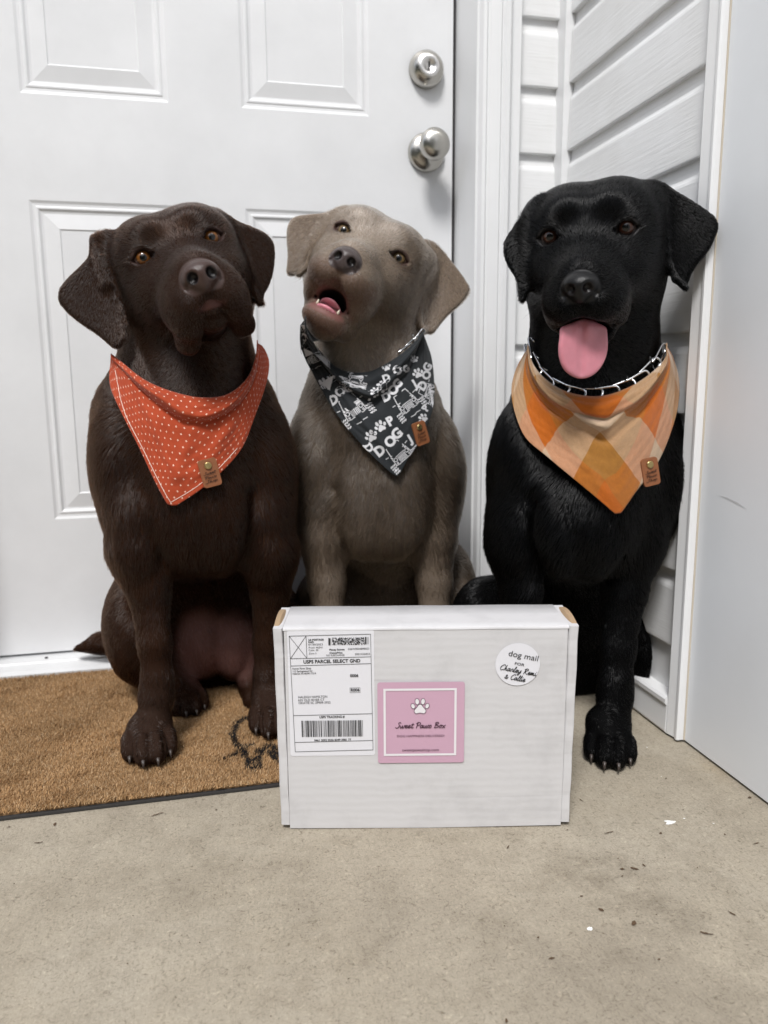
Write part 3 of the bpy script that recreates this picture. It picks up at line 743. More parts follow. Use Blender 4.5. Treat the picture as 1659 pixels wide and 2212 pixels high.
def skin_material(name, spec=.4):
    m, nt, b = new_mat(name)
    at = nd(nt, 'ShaderNodeAttribute', attribute_name='Col'); wt = nd(nt, 'ShaderNodeAttribute', attribute_name='wet')
    nt.links.new(at.outputs['Color'], b.inputs['Base Color'])
    mr = nd(nt, 'ShaderNodeMapRange', i_1=0.0, i_2=1.0, i_3=.75, i_4=.32)
    nt.links.new(wt.outputs['Fac'], mr.inputs[0]); nt.links.new(mr.outputs[0], b.inputs['Roughness'])
    sr_ = nd(nt, 'ShaderNodeMapRange', i_1=0.0, i_2=1.0, i_3=.06, i_4=spec); nt.links.new(wt.outputs['Fac'], sr_.inputs[0]); nt.links.new(sr_.outputs[0], b.inputs['Specular IOR Level'])
    tc = nd(nt, 'ShaderNodeTexCoord'); vo = nd(nt, 'ShaderNodeTexVoronoi', i_Scale=900.0); vo.feature = 'F1'
    bp = nd(nt, 'ShaderNodeBump', i_Distance=.0006); ml = nd(nt, 'ShaderNodeMath', operation='MULTIPLY', i_1=.35)
    nt.links.new(tc.outputs['Object'], vo.inputs['Vector']); nt.links.new(vo.outputs['Distance'], bp.inputs['Height'])
    nt.links.new(wt.outputs['Fac'], ml.inputs[0]); nt.links.new(ml.outputs[0], bp.inputs['Strength']); nt.links.new(bp.outputs[0], b.inputs['Normal'])
    return m
def set_attr(me, name, typ, dom, data):
    a = me.attributes.new(name, typ, dom)
    a.data.foreach_set('color' if 'COLOR' in typ else 'value', np.ascontiguousarray(data, np.float32).ravel())
def curves_obj(name, pos, rad, col, mat, parent):
    """pos (n, m, 3), rad (n, m), col (n, 3)"""
    n, m, _ = pos.shape
    cv = bpy.data.hair_curves.new(name)
    cv.add_curves([m]*n)
    cv.attributes['position'].data.foreach_set('vector', np.ascontiguousarray(pos, np.float32).ravel())
    if 'radius' not in cv.attributes: cv.attributes.new('radius', 'FLOAT', 'POINT')
    cv.attributes['radius'].data.foreach_set('value', np.ascontiguousarray(rad, np.float32).ravel())
    a = cv.attributes.new('Col', 'FLOAT_COLOR', 'CURVE')
    a.data.foreach_set('color', np.c_[col, np.ones(n)].astype(np.float32).ravel())
    cv.materials.append(mat)
    return link(bpy.data.objects.new(name, cv), parent)

CAMP = np.array([0, 0, CAM_H])
def sample_surface(V, Q, w, n, r):
    T = np.concatenate([Q[:, [0, 1, 2]], Q[:, [0, 2, 3]]])
    A, B, C = V[T[:, 0]], V[T[:, 1]], V[T[:, 2]]
    ar = np.linalg.norm(np.cross(B-A, C-A), axis=1)*w[T].mean(1)
    c = np.cumsum(ar); t = np.searchsorted(c, r.random(n)*c[-1]).clip(0, len(T)-1)
    a, b = r.random(n), r.random(n); f = a+b > 1; a[f], b[f] = 1-a[f], 1-b[f]
    bc = np.c_[1-a-b, a, b]
    return T[t], bc, (V[T[t]]*bc[:, :, None]).sum(1)

def grow_fur(dog, F, H, V, Q, dens, vcol, n, spec, mat, seed):
    """dens: hair density per vertex (0 = bare); spec: dict of lengths; returns the fur object"""
    r = np.random.default_rng(seed)
    view = CAMP-V; view /= np.linalg.norm(view, axis=1, keepdims=True)
    N0 = F.grad(V, .003)
    face = (N0*view).sum(1)
    w = dens*smooth01(face, -.55, -.25)
    L0 = H.local(V)
    tri, bc, p = sample_surface(V, Q, w*np.where(hw_of(L0) > .5, 2.4, 1.0), n, r)
    lerp = lambda a: (a[tri]*(bc[:, :, None] if a.ndim == 2 else bc)).sum(1)
    N = F.grad(p, .004); L = H.local(p); hw = hw_of(L)
    # flow
    th = L-np.array([0, -.175, -.02]); th[:, 2] -= .0
    ear = smooth01(np.abs(L[:, 0]), .078, .092)*(hw > .3)
    eb = np.c_[np.sign(L[:, 0])*.06, np.full(len(L), .07), np.full(len(L), .05)]
    te = L-eb
    th = th/np.linalg.norm(th, axis=1, keepdims=True)*(1-ear[:, None])+te/np.linalg.norm(te, axis=1, keepdims=True)*ear[:, None]
    th = th@H.R.T
    cx = spec['cx']
    tb = np.c_[(p[:, 0]-cx)*2.2, np.full(len(p), .25), np.full(len(p), -1.0)]
    tb += .35*np.c_[wav(p, 16, seed+1), wav(p, 16, seed+2), wav(p, 16, seed+3)]
    T = th*hw[:, None]+tb*(1-hw[:, None])
    T += .06*r.normal(size=T.shape)
    T -= N*(T*N).sum(1, keepdims=True); T /= np.maximum(np.linalg.norm(T, axis=1, keepdims=True), 1e-6)
    ln = (spec['body']*(1-hw)+spec['head']*hw)*lerp(spec['len'])*r.uniform(.65, 1.25, len(p))
    lift = np.radians(np.clip((spec['lift']+1*hw)*(1+.35*wav(p, 60, seed+4))+r.normal(size=len(p))*5, 4, 55))
    ts = np.array([0, .34, .68, 1.0])
    pos = p[:, None, :]-N[:, None, :]*(.0006-.0005*hw)[:, None, None]+ln[:, None, None]*(T[:, None, :]*(ts*np.cos(lift)[:, None])[:, :, None]+N[:, None, :]*(np.sin(lift)[:, None]*(ts-.42*ts**2)[None, :])[:, :, None])
    # clumping: pull tips towards a coarse flow so that locks form
    lock = .7*np.c_[wav(p, 210, seed+5), wav(p, 210, seed+6), wav(p, 210, seed+7)]+.5*np.c_[wav(p, 640, seed+15), wav(p, 640, seed+16), wav(p, 640, seed+17)]
    lock -= N*(lock*N).sum(1, keepdims=True)
    pos += (ln*spec['lock']*(1-.65*hw))[:, None, None]*(ts**1.5)[None, :, None]*lock[:, None, :]
    rad = spec['rad']*(1-.22*hw)[:, None]*np.array([1, .9, .65, .15])[None, :]*r.uniform(.8, 1.2, (len(p), 1))
    col = lerp(vcol)*np.exp(r.normal(size=(len(p), 1))*spec.get('cvar', .18))
    col *= np.clip(1+.15*wav(p, 45, seed+8)+.12*wav(p, 130, seed+9)+.20*wav(p*np.array([1, 1, .45]), 520, seed+10)+.20*wav(p*np.array([1, 1, .5]), 1000, seed+11), .3, 2)[:, None]
    o = curves_obj('fur', pos, rad, np.clip(col, 0, 1), mat, dog); tag(o, kind='stuff')
    return o
def hw_of(L):
    d = np.sqrt((L[:, 0]/.20)**2+((L[:, 1]-.01)/.18)**2+((L[:, 2]+.04)/.150)**2)
    return 1-smooth01(d, .85, 1.15)

def eye_material(name, iris, dark, rim):
    m, nt, b = new_mat(name)
    at = nd(nt, 'ShaderNodeAttribute', attribute_name='Col')
    nt.links.new(at.outputs['Color'], b.inputs['Base Color'])
    b.inputs['Roughness'].default_value = .25; b.inputs['Coat Weight'].default_value = .7; b.inputs['Coat Roughness'].default_value = .02; b.inputs['Specular IOR Level'].default_value = .15
    return m
def add_eye(dog, H, sx, iris, sclera, gaze, mat, r=.0146, pupil=.40):
    c = H.w((EYE[0]*sx, EYE[1], EYE[2])); g = np.asarray(gaze, float); g = g/np.linalg.norm(g)
    n, m = 48, 40; a = Vector(g); t = a.orthogonal().normalized(); b2 = a.cross(t)
    V = []; C = []; Fc = []
    rr = np.random.default_rng(3)
    streak = rr.uniform(.75, 1.25, n)
    for j in range(m+1):
        th = math.pi*(j/m)**1.3
        for i in range(n):
            ph = 2*math.pi*i/n
            bulge = 1+.035*math.exp(-(th/.5)**2)
            V.append(Vector(c)+(a*math.cos(th)+(t*math.cos(ph)+b2*math.sin(ph))*math.sin(th))*r*bulge)
            ri = th/.62        # iris edge at .62 rad
            if ri < pupil: C.append((.002, .002, .002))
            elif ri < 1.0:
                q = (ri-pupil)/(1-pupil); e = streak[i]*(1.15-.55*q**2)
                C.append(tuple(x*e for x in iris))
            elif ri < 1.12: C.append((.004, .003, .003))
            else: C.append(sclera)
    for j in range(m):
        for i in range(n):
            Fc.append((j*n+i, (j+1)*n+i, (j+1)*n+(i+1) % n, j*n+(i+1) % n))
    o = mesh_obj('eye', V, Fc, mat, dog, True)
    set_attr(o.data, 'Col', 'FLOAT_COLOR', 'POINT', np.c_[np.array(C), np.ones(len(C))])
    return o
def add_claw(dog, tip, mat, s=1.0):
    a, b, ang = tip; a = Vector(a); b = Vector(b)
    mid = (a+b)/2+Vector((0, 0, .0045)); d = (b-a).normalized()
    pts = [a-d*.006, a, mid, b]
    V, Fc = tube(pts, [.0036*s, .0034*s, .0026*s, .0008*s], 8)
    return mesh_obj('claw', V, Fc, mat, dog, True)
claw_mat = plain('claw_horn', (.045, .035, .03), .35)

def mix(a, b, w): return a*(1-w[:, None])+np.asarray(b)[None, :]*w[:, None]
def inside(L, c, r, soft=.15):
    q = np.sqrt((((L-np.asarray(c))/np.asarray(r))**2).sum(1)); return 1-smooth01(q, 1-soft, 1+soft)
def inside2(L, c, r, soft=.15):
    A = L.copy(); A[:, 0] = np.abs(A[:, 0]); return inside(A, c, r, soft)

def finish_dog(label, built, base, pal, spec, n, seed, mouth, g=1.0):
    F, H, claws, claws2 = built
    V, Q = F.mesh(); L = H.local(V)
    c0 = V.mean(0)
    dog = empty('dog', (float(c0[0]), float(c0[1]), 0.0), label, 'dog', 'dogs sitting in front of the door')
    N = F.grad(V, .003); hw = hw_of(L)
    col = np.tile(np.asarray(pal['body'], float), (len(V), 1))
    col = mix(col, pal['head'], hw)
    Ln_ = np.array((0, -.1045, -.0550))+(L-np.array((0, -.1045, -.0550)))/g
    nose = inside(Ln_, (0, -.1085, -.0575), (.0225, .0215, .0200), .06)*(Ln_[:, 1] < -.0935)
    nose *= 1-smooth01(-Ln_[:, 2], .0715, .0745)
    nos = inside2(Ln_, (.0098, -.1165, -.0573), (.0060, .0080, .0064), .15)
    rim = inside2(L, (.0445, -.018, 0), (.0155, .012, .0122), .08)
    lip = pal['lipmask'](L)
    ear = smooth01(np.abs(L[:, 0]), .080, .095)*(hw > .3)
    col = mix(col, pal['ear'], ear*.8)
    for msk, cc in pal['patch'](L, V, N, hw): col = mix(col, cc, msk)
    col = mix(col, pal['rim'], rim); col = mix(col, pal['lip'], lip); col = mix(col, pal['nose'], nose); col = mix(col, (.006, .004, .004), nose*nos)
    if 'cavity' in pal: col = mix(col, (.010, .005, .005), pal['cavity'](L))
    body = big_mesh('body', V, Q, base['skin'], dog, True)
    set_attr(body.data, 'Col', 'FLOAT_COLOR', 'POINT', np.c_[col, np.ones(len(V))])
    set_attr(body.data, 'wet', 'FLOAT', 'POINT', np.clip(nose+rim*.7+lip*.6, 0, 1))
    dens = np.clip(1-nose*1.5-rim*1.2-lip*1.1, 0, 1)
    ln = np.ones(len(V))
    muz = smooth01(-L[:, 1], .0, .07)*(hw > .5); ln *= 1-.5*muz
    ln *= 1-.35*ear
    legs = 1-smooth01(V[:, 2], .16, .26); ln *= 1-.45*legs
    ln *= 1-.35*(1-smooth01(V[:, 2], .03, .08))
    dens *= 1-.35*(1-smooth01(V[:, 2], .05, .2))
    spec = dict(spec); spec['len'] = ln
    grow_fur(dog, F, H, V, Q, dens, col, n, spec, base['fur'], seed)
    em = base['eye']
    for sx in (-1, 1):
        g = (CAMP-H.w((EYE[0]*sx, EYE[1], 0))); g = g/np.linalg.norm(g)
        f = H.R@np.array([.25*sx, -1, 0.0]); g = .55*g+.45*f/np.linalg.norm(f)+np.asarray(base['gaze'])
        add_eye(dog, H, sx, base['iris'], base['sclera'], g, em, pupil=base['pupil'])
    for t in claws: add_claw(dog, t, claw_mat, 1.0)
    for t in claws2: add_claw(dog, t, claw_mat, .85)
    # whiskers
    r = np.random.default_rng(seed+77); pts = []; 
    for sx in (-1, 1):
        for i in range(7):
            p0 = H.w((sx*r.uniform(.026, .036), -r.uniform(.06, .088), -r.uniform(.058, .085)))
            d = H.R@np.array([sx*r.uniform(.7, 1.2), r.uniform(.1, .8), r.uniform(-.7, .1)]); d /= np.linalg.norm(d)
            ll = r.uniform(.02, .045); s = np.linspace(0, 1, 5)[:, None]
            pts.append(p0+d*ll*s+np.array([0, 0, -.25*ll])*s**2)
    pts = np.array(pts); wr = np.tile(np.array([.00022, .0002, .00016, .0001, .00004]), (len(pts), 1))
    tag(curves_obj('whiskers', pts, wr, np.tile(np.array(pal['whisker']), (len(pts), 1)), base['fur'], dog), kind='stuff')
    return dog, F, H
# ------------------------------------------------------------------ the three dogs
def lip_choc(L):
    a = inside(L, (0, -.100, -.0875), (.0140, .010, .0060), .3)
    b = inside2(L, (.013, -.100, -.0900), (.008, .010, .0040), .4)*.6
    return np.clip(a+b, 0, 1)
def patch_choc(L, V, N, hw):
    # thin coat on the inner thighs and belly, lighter muzzle and forelegs
    bel = np.clip(inside(V, P(436, 1395, 1.165), (.036, .06, .055), .35)+inside(V, P(506, 1400, 1.165), (.034, .06, .050), .35), 0, 1)
    mz = smooth01(-L[:, 1], .03, .09)*(hw > .5)
    fl = (1-smooth01(V[:, 2], .06, .15))*(V[:, 1] < 1.10)
    bm_ = inside2(L, (.036, -.012, -.016), (.016, .016, .010), .4)
    chk = inside2(L, (.060, .02, -.050), (.040, .05, .045), .6); brw = inside2(L, (.024, -.008, .027), (.016, .02, .012), .5)
    return [(chk*.45, (.011, .0045, .0020)), (brw*.6, (.008, .0034, .0018)), (bel*.85, (.20, .10, .085)), (mz*.6, (.024, .0120, .0078)), (fl*.5, (.026, .0160, .0120)), (bm_*.5, (.06, .030, .024))]
dog_choc, F_choc, H_choc = finish_dog('dark brown dog at left, orange bandana, looking up with its mouth closed', build_choc(),
    dict(skin=skin_material('brown_dog_skin', .35), fur=coat_material('brown_fur', .18, 1.42, .0), eye=eye_material('amber_eye', 0, 0, 0), iris=(.125, .046, .009), sclera=(.10, .06, .05), pupil=.48, gaze=(.02, 0, .10)),
    dict(body=(.0190, .0080, .0040), head=(.0175, .0078, .0041), ear=(.0200, .0098, .0058), rim=(.030, .015, .012), lip=(.075, .030, .024), nose=(.048, .027, .022), whisker=(.05, .035, .03), lipmask=lip_choc, patch=patch_choc),
    dict(cx=-.03, body=.0150, head=.0068, lift=12, lock=.22, rad=.00021), 230000, 21, 'closed', 1.15)
def lip_silver(L):
    a = inside(L, (0, -.080, -.1215), (.030, .014, .0075), .3)
    b = inside(L, (0, -.075, -.106), (.025, .055, .017), .12)
    c = inside2(L, (.029, -.034, -.110), (.010, .030, .009), .4)*.8
    return np.clip(a+b+c, 0, 1)
def cav_silver(L):
    a = inside(L, (0, -.050, -.1035), (.0225, .042, .0165), .12); b = inside(L, (.030, -.024, -.1055), (.0075, .015, .0060), .3)
    return np.clip(a+b, 0, 1)
def patch_silver(L, V, N, hw):
    mz = smooth01(-L[:, 1], .035, .085)*(hw > .5)*smooth01(-L[:, 2], .055, .075)
    ey = inside2(L, (.044, -.014, -.004), (.022, .016, .014), .45)
    fore = inside(L, (0, -.02, .030), (.040, .07, .050), .6); brg = inside(L, (0, -.065, -.028), (.022, .05, .020), .6); chk = inside2(L, (.060, .03, -.060), (.040, .06, .045), .6)
    low = 1-smooth01(V[:, 2], .22, .38)
    legs = (1-smooth01(V[:, 2], .26, .33))*(V[:, 1] < 1.19)
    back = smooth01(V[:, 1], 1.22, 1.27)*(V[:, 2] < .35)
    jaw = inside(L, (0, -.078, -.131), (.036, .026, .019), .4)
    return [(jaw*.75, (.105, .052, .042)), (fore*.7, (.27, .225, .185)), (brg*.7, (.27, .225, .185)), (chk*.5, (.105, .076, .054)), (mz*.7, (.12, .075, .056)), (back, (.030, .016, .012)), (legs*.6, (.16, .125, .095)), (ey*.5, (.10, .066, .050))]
dog_silver, F_silver, H_silver = finish_dog('grey-brown dog in the middle, head tilted and mouth open, black print bandana', build_silver(),
    dict(skin=skin_material('grey_dog_skin', .35), fur=coat_material('grey_brown_fur', .21, 1.48, .0), eye=eye_material('olive_eye', 0, 0, 0), iris=(.13, .085, .04), sclera=(.12, .08, .065), pupil=.45, gaze=(-.02, 0, .10)),
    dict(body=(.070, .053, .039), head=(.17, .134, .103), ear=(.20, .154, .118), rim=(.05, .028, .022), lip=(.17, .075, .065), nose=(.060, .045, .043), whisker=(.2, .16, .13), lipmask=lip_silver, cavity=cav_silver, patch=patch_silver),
    dict(cx=.235, body=.0150, head=.0068, lift=12, lock=.20, rad=.00021), 230000, 31, 'open')
def lip_black(L):
    a = inside(L, (0, -.068, -.102), (.030, .055, .014), .2)
    b = inside2(L, (.034, -.025, -.102), (.010, .035, .008), .4)
    return np.clip(a+b, 0, 1)
def patch_black(L, V, N, hw):
    ey = inside2(L, (.044, -.014, -.004), (.022, .016, .014), .45)
    return [(ey*.6, (.006, .0058, .0058))]
def cav_black(L): return inside(L, (0, -.052, -.102), (.026, .046, .012), .15)
dog_black, F_black, H_black = finish_dog('black dog at right beside the siding, pink tongue out, plaid bandana', build_black(),
    dict(skin=skin_material('black_dog_skin', .26), fur=coat_material('black_fur', .16, 1.36, .0), eye=eye_material('brown_eye', 0, 0, 0), iris=(.035, .013, .007), sclera=(.07, .05, .045), pupil=.5, gaze=(-.02, 0, .06)),
    dict(body=(.0008, .0008, .0009), head=(.0009, .0009, .0010), ear=(.0011, .0011, .0012), rim=(.010, .009, .009), lip=(.012, .009, .009), nose=(.0055, .0052, .0054), whisker=(.01, .01, .01), lipmask=lip_black, cavity=cav_black, patch=patch_black),
    dict(cx=.45, body=.0140, head=.0068, lift=12, lock=.20, rad=.00021, cvar=.1), 230000, 41, 'pant')
# ------------------------------------------------------------------ lettering helpers
_txt_cache = {}
def text2d(s, size, bold=0.0, align='LEFT', shear=0.0, spacing=1.0):
    cu = bpy.data.curves.new('t', 'FONT'); cu.body = s; cu.size = size; cu.align_x = align; cu.offset = bold; cu.shear = shear; cu.space_character = spacing
    cu.resolution_u = 3
    ob = bpy.data.objects.new('t', cu); COL.objects.link(ob)
    dg = bpy.context.evaluated_depsgraph_get(); dg.update()
    me = bpy.data.meshes.new_from_object(ob.evaluated_get(dg))
    V = [(v.co.x, v.co.y) for v in me.vertices]; Fc = [tuple(p.vertices) for p in me.polygons]
    bpy.data.objects.remove(ob); bpy.data.curves.remove(cu); bpy.data.meshes.remove(me)
    return V, Fc
class Print:
    """flat print collected in 2D, laid on a surface by a mapping"""
    def __init__(self): self.V = []; self.F = []
    def add(self, V, F, x=0, y=0, ang=0, sx=1, sy=1):
        n = len(self.V); c, s = math.cos(ang), math.sin(ang)
        for a, b in V:
            a, b = a*sx, b*sy; self.V.append((x+a*c-b*s, y+a*s+b*c))
        self.F += [tuple(i+n for i in f) for f in F]
    def rect(self, x0, y0, x1, y1, ang=0, cx=0, cy=0): self.add([(x0, y0), (x1, y0), (x1, y1), (x0, y1)], [(0, 1, 2, 3)], cx, cy, ang)
    def text(self, s, x, y, size, ang=0, width=None, **k):
        V, F = text2d(s, size, **k)
        if width and V:
            w = max(a for a, _ in V)-min(a for a, _ in V); sx = width/w if w > 0 else 1
        else: sx = 1
        self.add(V, F, x, y, ang, sx, 1)
    def line(self, a, b, w):
        dx, dy = b[0]-a[0], b[1]-a[1]; l = math.hypot(dx, dy) or 1e-9; nx, ny = -dy/l*w/2, dx/l*w/2
        n = len(self.V); self.V += [(a[0]+nx, a[1]+ny), (a[0]-nx, a[1]-ny), (b[0]-nx, b[1]-ny), (b[0]+nx, b[1]+ny)]; self.F.append((n, n+1, n+2, n+3))
    def path(self, pts, w, closed=False):
        m = len(pts)
        for i in range(m if closed else m-1): self.line(pts[i], pts[(i+1) % m], w)
        for p in pts: self.disc(p[0], p[1], w/2, w/2, 8)
    def disc(self, x, y, rx, ry, n=20, ang=0):
        c, s = math.cos(ang), math.sin(ang)
        V = [(rx*math.cos(2*math.pi*i/n), ry*math.sin(2*math.pi*i/n)) for i in range(n)]
        self.add(V, [tuple(range(n))], x, y, ang)
    def poly(self, pts): n = len(self.V); self.V += list(pts); self.F.append(tuple(range(n, n+len(pts))))
    def build(self, name, fmap, mat, parent): return mesh_obj(name, [fmap(a, b) for a, b in self.V], self.F, mat, parent)
def spline2(pts, k=6, closed=False):
    """Catmull-Rom through 2D points"""
    P_ = [np.array(p, float) for p in pts]; out = []; m = len(P_)
    g_ = lambda i: P_[i % m] if closed else P_[min(max(i, 0), m-1)]
    for i in range(m if closed else m-1):
        p0, p1, p2, p3 = g_(i-1), g_(i), g_(i+1), g_(i+2)
        for t in np.linspace(0, 1, k, endpoint=False):
            out.append(tuple(.5*((2*p1)+(-p0+p2)*t+(2*p0-5*p1+4*p2-p3)*t*t+(-p0+3*p1-3*p2+p3)*t**3)))
    if not closed: out.append(tuple(P_[-1]))
    return out
# brush-script glyphs: strokes on an x-height 1 grid, advance last
SCRIPT = {
 'S': ([[(1.0, 1.75), (.75, 2.0), (.45, 1.75), (.55, 1.35), (.75, .9), (.6, .25), (.2, 0), (-.1, .3)]], 1.0),
 'P': ([[(.2, 0), (.35, 1.9)], [(.0, 1.5), (.4, 2.0), (.95, 1.75), (.85, 1.1), (.35, .9)]], 1.05),
 'B': ([[(.2, 0), (.35, 1.9)], [(.1, 1.7), (.6, 2.0), (.95, 1.65), (.4, 1.05), (1.0, .75), (.85, .15), (.15, .05)]], 1.2),
 'C': ([[(1.0, 1.65), (.8, 2.0), (.35, 1.6), (.1, .8), (.4, 0), (.95, .35)]], 1.05),
 'R': ([[(.2, 0), (.35, 1.9)], [(.05, 1.6), (.55, 2.0), (.95, 1.6), (.4, 1.0), (.6, .5), (1.05, .0)]], 1.15),
 'w': ([[(0, .9), (.1, .2), (.3, 0), (.55, .9), (.6, .15), (.85, .05), (1.05, 1.0), (1.2, .85)]], 1.2),
 'e': ([[(0, .35), (.4, .55), (.5, .9), (.25, 1.0), (.08, .45), (.3, 0), (.7, .35)]], .7),
 't': ([[(.35, 1.7), (.2, .3), (.35, 0), (.65, .3)], [(.0, 1.15), (.65, 1.25)]], .65),
 'a': ([[(.6, .85), (.3, 1.0), (.05, .5), (.2, 0), (.5, .35), (.65, .95), (.6, .15), (.9, .3)]], .9),
 's': ([[(0, .1), (.4, 1.05), (.6, .4), (.4, .0), (.1, .1)]], .72),
 'o': ([[(.35, 1.0), (.05, .5), (.3, 0), (.6, .45), (.4, 1.0), (.75, .85)]], .75),
 'x': ([[(0, .9), (.2, .8), (.5, .1), (.75, .1)], [(.75, 1.0), (.1, -.1)]], .85),
 'h': ([[(.1, 0), (.35, 1.9), (.15, .4), (.45, 1.0), (.55, .15), (.85, .25)]], .85),
 'r': ([[(.1, 0), (.15, .95), (.45, .95), (.5, .7), (.55, .1), (.75, .3)]], .7),
 'l': ([[(.0, .2), (.35, 1.6), (.25, 1.9), (.1, .3), (.3, 0), (.55, .35)]], .5),
 'y': ([[(.0, .95), (.15, .15), (.45, .3), (.65, 1.0), (.45, -.6), (.1, -.7), (.3, -.1), (.8, .25)]], .8),
 'm': ([[(0, 0), (.12, 1.0), (.15, .2), (.4, 1.0), (.45, .1), (.7, 1.0), (.8, .1), (1.05, .3)]], 1.1),
 'i': ([[(.1, .95), (.15, .1), (.45, .3)], [(.2, 1.4), (.22, 1.42)]], .45),
 '&': ([[(.9, .6), (.5, .0), (.05, .3), (.5, 1.0), (.35, 1.35), (.2, 1.05), (.8, .0)]], 1.0),
 'p': ([[(.05, .9), (.1, -.7)], [(.08, .6), (.35, 1.0), (.6, .5), (.15, .1)]], .75), ' ': ([], .55),
}
def script(pr, s, x, y, xh, w, ang=0.0, width=None):
    adv = sum(SCRIPT[c][1] for c in s)
    k = (width/(adv*xh)) if width else 1.0
    ca, sa = math.cos(ang), math.sin(ang); cx = 0.0
    for c in s:
        st, a = SCRIPT[c]
        for path in st:
            q = [((cx+px+.18*py)*xh*k, py*xh) for px, py in path]
            q = [(x+px*ca-py*sa, y+px*sa+py*ca) for px, py in q]
            pr.path(spline2(q, 5), w)
        cx += a
def rounded(x0, y0, x1, y1, r, n=6):
    out = []
    for cx, cy, a0 in ((x1-r, y0+r, -90), (x1-r, y1-r, 0), (x0+r, y1-r, 90), (x0+r, y0+r, 180)):
        for i in range(n+1):
            a = R_(a0+90*i/n); out.append((cx+r*math.cos(a), cy+r*math.sin(a)))
    return out
def paw_print(pr, x, y, s, ang=0.0, fat=1.0):
    c, sn = math.cos(ang), math.sin(ang)
    def T(a, b): return (x+s*(a*c-b*sn), y+s*(a*sn+b*c))
    pr.poly([T(*q) for q in spline2([(-.28, -.42), (0, -.38), (.28, -.42), (.38, -.22), (.2, .02), (.08, .18), (-.08, .18), (-.2, .02), (-.38, -.22)], 4, True)])
    for a, b, rx, ry, t in ((-.46, .08, .13, .18, .35), (-.19, .38, .14, .21, .1), (.19, .38, .14, .21, -.1), (.46, .08, .13, .18, -.35)):
        q = T(a, b); pr.disc(q[0], q[1], rx*s*fat, ry*s*fat, 14, ang+t)

# ------------------------------------------------------------------ cardboard mailer box
def cardboard(name, col, lines=True):
    m, nt, b = new_mat(name); L = nt.links.new
    tc = nd(nt, 'ShaderNodeTexCoord')
    mp = nd(nt, 'ShaderNodeMapping'); mp.inputs['Scale'].default_value = (5, 5, 150)
    nz = nd(nt, 'ShaderNodeTexNoise', i_Scale=1.0, i_Detail=3.0, i_Distortion=.15); L(tc.outputs['Object'], mp.inputs[0]); L(mp.outputs[0], nz.inputs['Vector'])
    wv = nd(nt, 'ShaderNodeTexWave', i_Scale=33.0, i_Distortion=3.5, i_Detail=3.0); wv.bands_direction = 'Z'; wv.inputs['Detail Scale'].default_value = 1.5
    L(tc.outputs['Object'], wv.inputs['Vector'])
    n2 = nd(nt, 'ShaderNodeTexNoise', i_Scale=16.0, i_Detail=5.0, i_Roughness=.65); L(tc.outputs['Object'], n2.inputs['Vector'])
    r = ramp(nt, [(.25, tuple(c*.86 for c in col)), (.5, col), (.8, tuple(min(1, c*1.03) for c in col))]); L(n2.outputs['Fac'], r.inputs[0])
    r2 = ramp(nt, [(.22, (.80, .79, .80)), (.36, (1, 1, 1))]); L(nz.outputs['Fac'], r2.inputs[0])
    mx = nd(nt, 'ShaderNodeMix', data_type='RGBA', blend_type='MULTIPLY'); mx.inputs[0].default_value = .55; L(r.outputs[0], mx.inputs[6]); L(r2.outputs[0], mx.inputs[7])
    L(mx.outputs[2], b.inputs['Base Color'])
    ad = nd(nt, 'ShaderNodeMath', operation='ADD'); L(wv.outputs['Fac'], ad.inputs[0]); L(nz.outputs['Fac'], ad.inputs[1])
    bp = nd(nt, 'ShaderNodeBump', i_Strength=.07, i_Distance=.0010); L(ad.outputs[0], bp.inputs['Height']); L(bp.outputs[0], b.inputs['Normal'])
    b.inputs['Roughness'].default_value = .55; b.inputs['Specular IOR Level'].default_value = .25
    return m
M_CARD = cardboard('white_cardboard', (.575, .568, .575)); M_KRAFT = plain('raw_cardboard', (.36, .25, .15), .85, bump=.4, bscale=200)
M_LABEL = plain('label_paper', (.70, .70, .735), .4, bump=.08, bscale=90); M_INK = plain('black_ink', (.02, .02, .022), .55)
M_PINK = plain('pink_sticker', (.545, .345, .445), .35, bump=.08, bscale=120); M_WHITE = plain('white_ink', (.74, .72, .74), .4); M_PLUM = plain('plum_ink', (.05, .012, .03), .5)
BA, BB = np.array([.0702, .8000, 0]), np.array([.3692, .7340, 0])
bx = (BB-BA)/np.linalg.norm(BB-BA); bn = np.array([bx[1], -bx[0], 0])          # along the front, out of the front (towards the viewer)
BW, BHt, BD = .3063, .2365, .078
card = empty('mailing_box', tuple(BA+bx*BW/2-bn*BD/2), 'white cardboard mailing box with stickers and a shipping label, standing on the porch', 'box')
def B(a, z, d=0.0): p = BA+bx*a+bn*d; return (p[0], p[1], z)     # d > 0: towards the viewer
def slab(name, pts2, d0, d1, mat, wob=0.0, parent=card):
    """closed (a, z) outline extruded in depth d0 (front) .. d1"""
    n = len(pts2)
    V = [B(a, z, d0) for a, z in pts2]+[B(a, z, d1) for a, z in pts2]
    Fc = [tuple(range(n)), tuple(range(2*n-1, n-1, -1))]+[(i, n+i, n+(i+1) % n, (i+1) % n) for i in range(n)]
    return mesh_obj(name, V, Fc, mat, parent)
rb = np.random.default_rng(5)
top_edge = [(a, BHt-.0008+.0003*math.sin(a*37)*math.sin(a*91)) for a in np.linspace(BW, 0, 22)]
slab('front_panel', [(0.0005, .0015), (BW*.5, .0005), (BW-.0005, .002)]+top_edge, .002, -.0025, M_CARD)
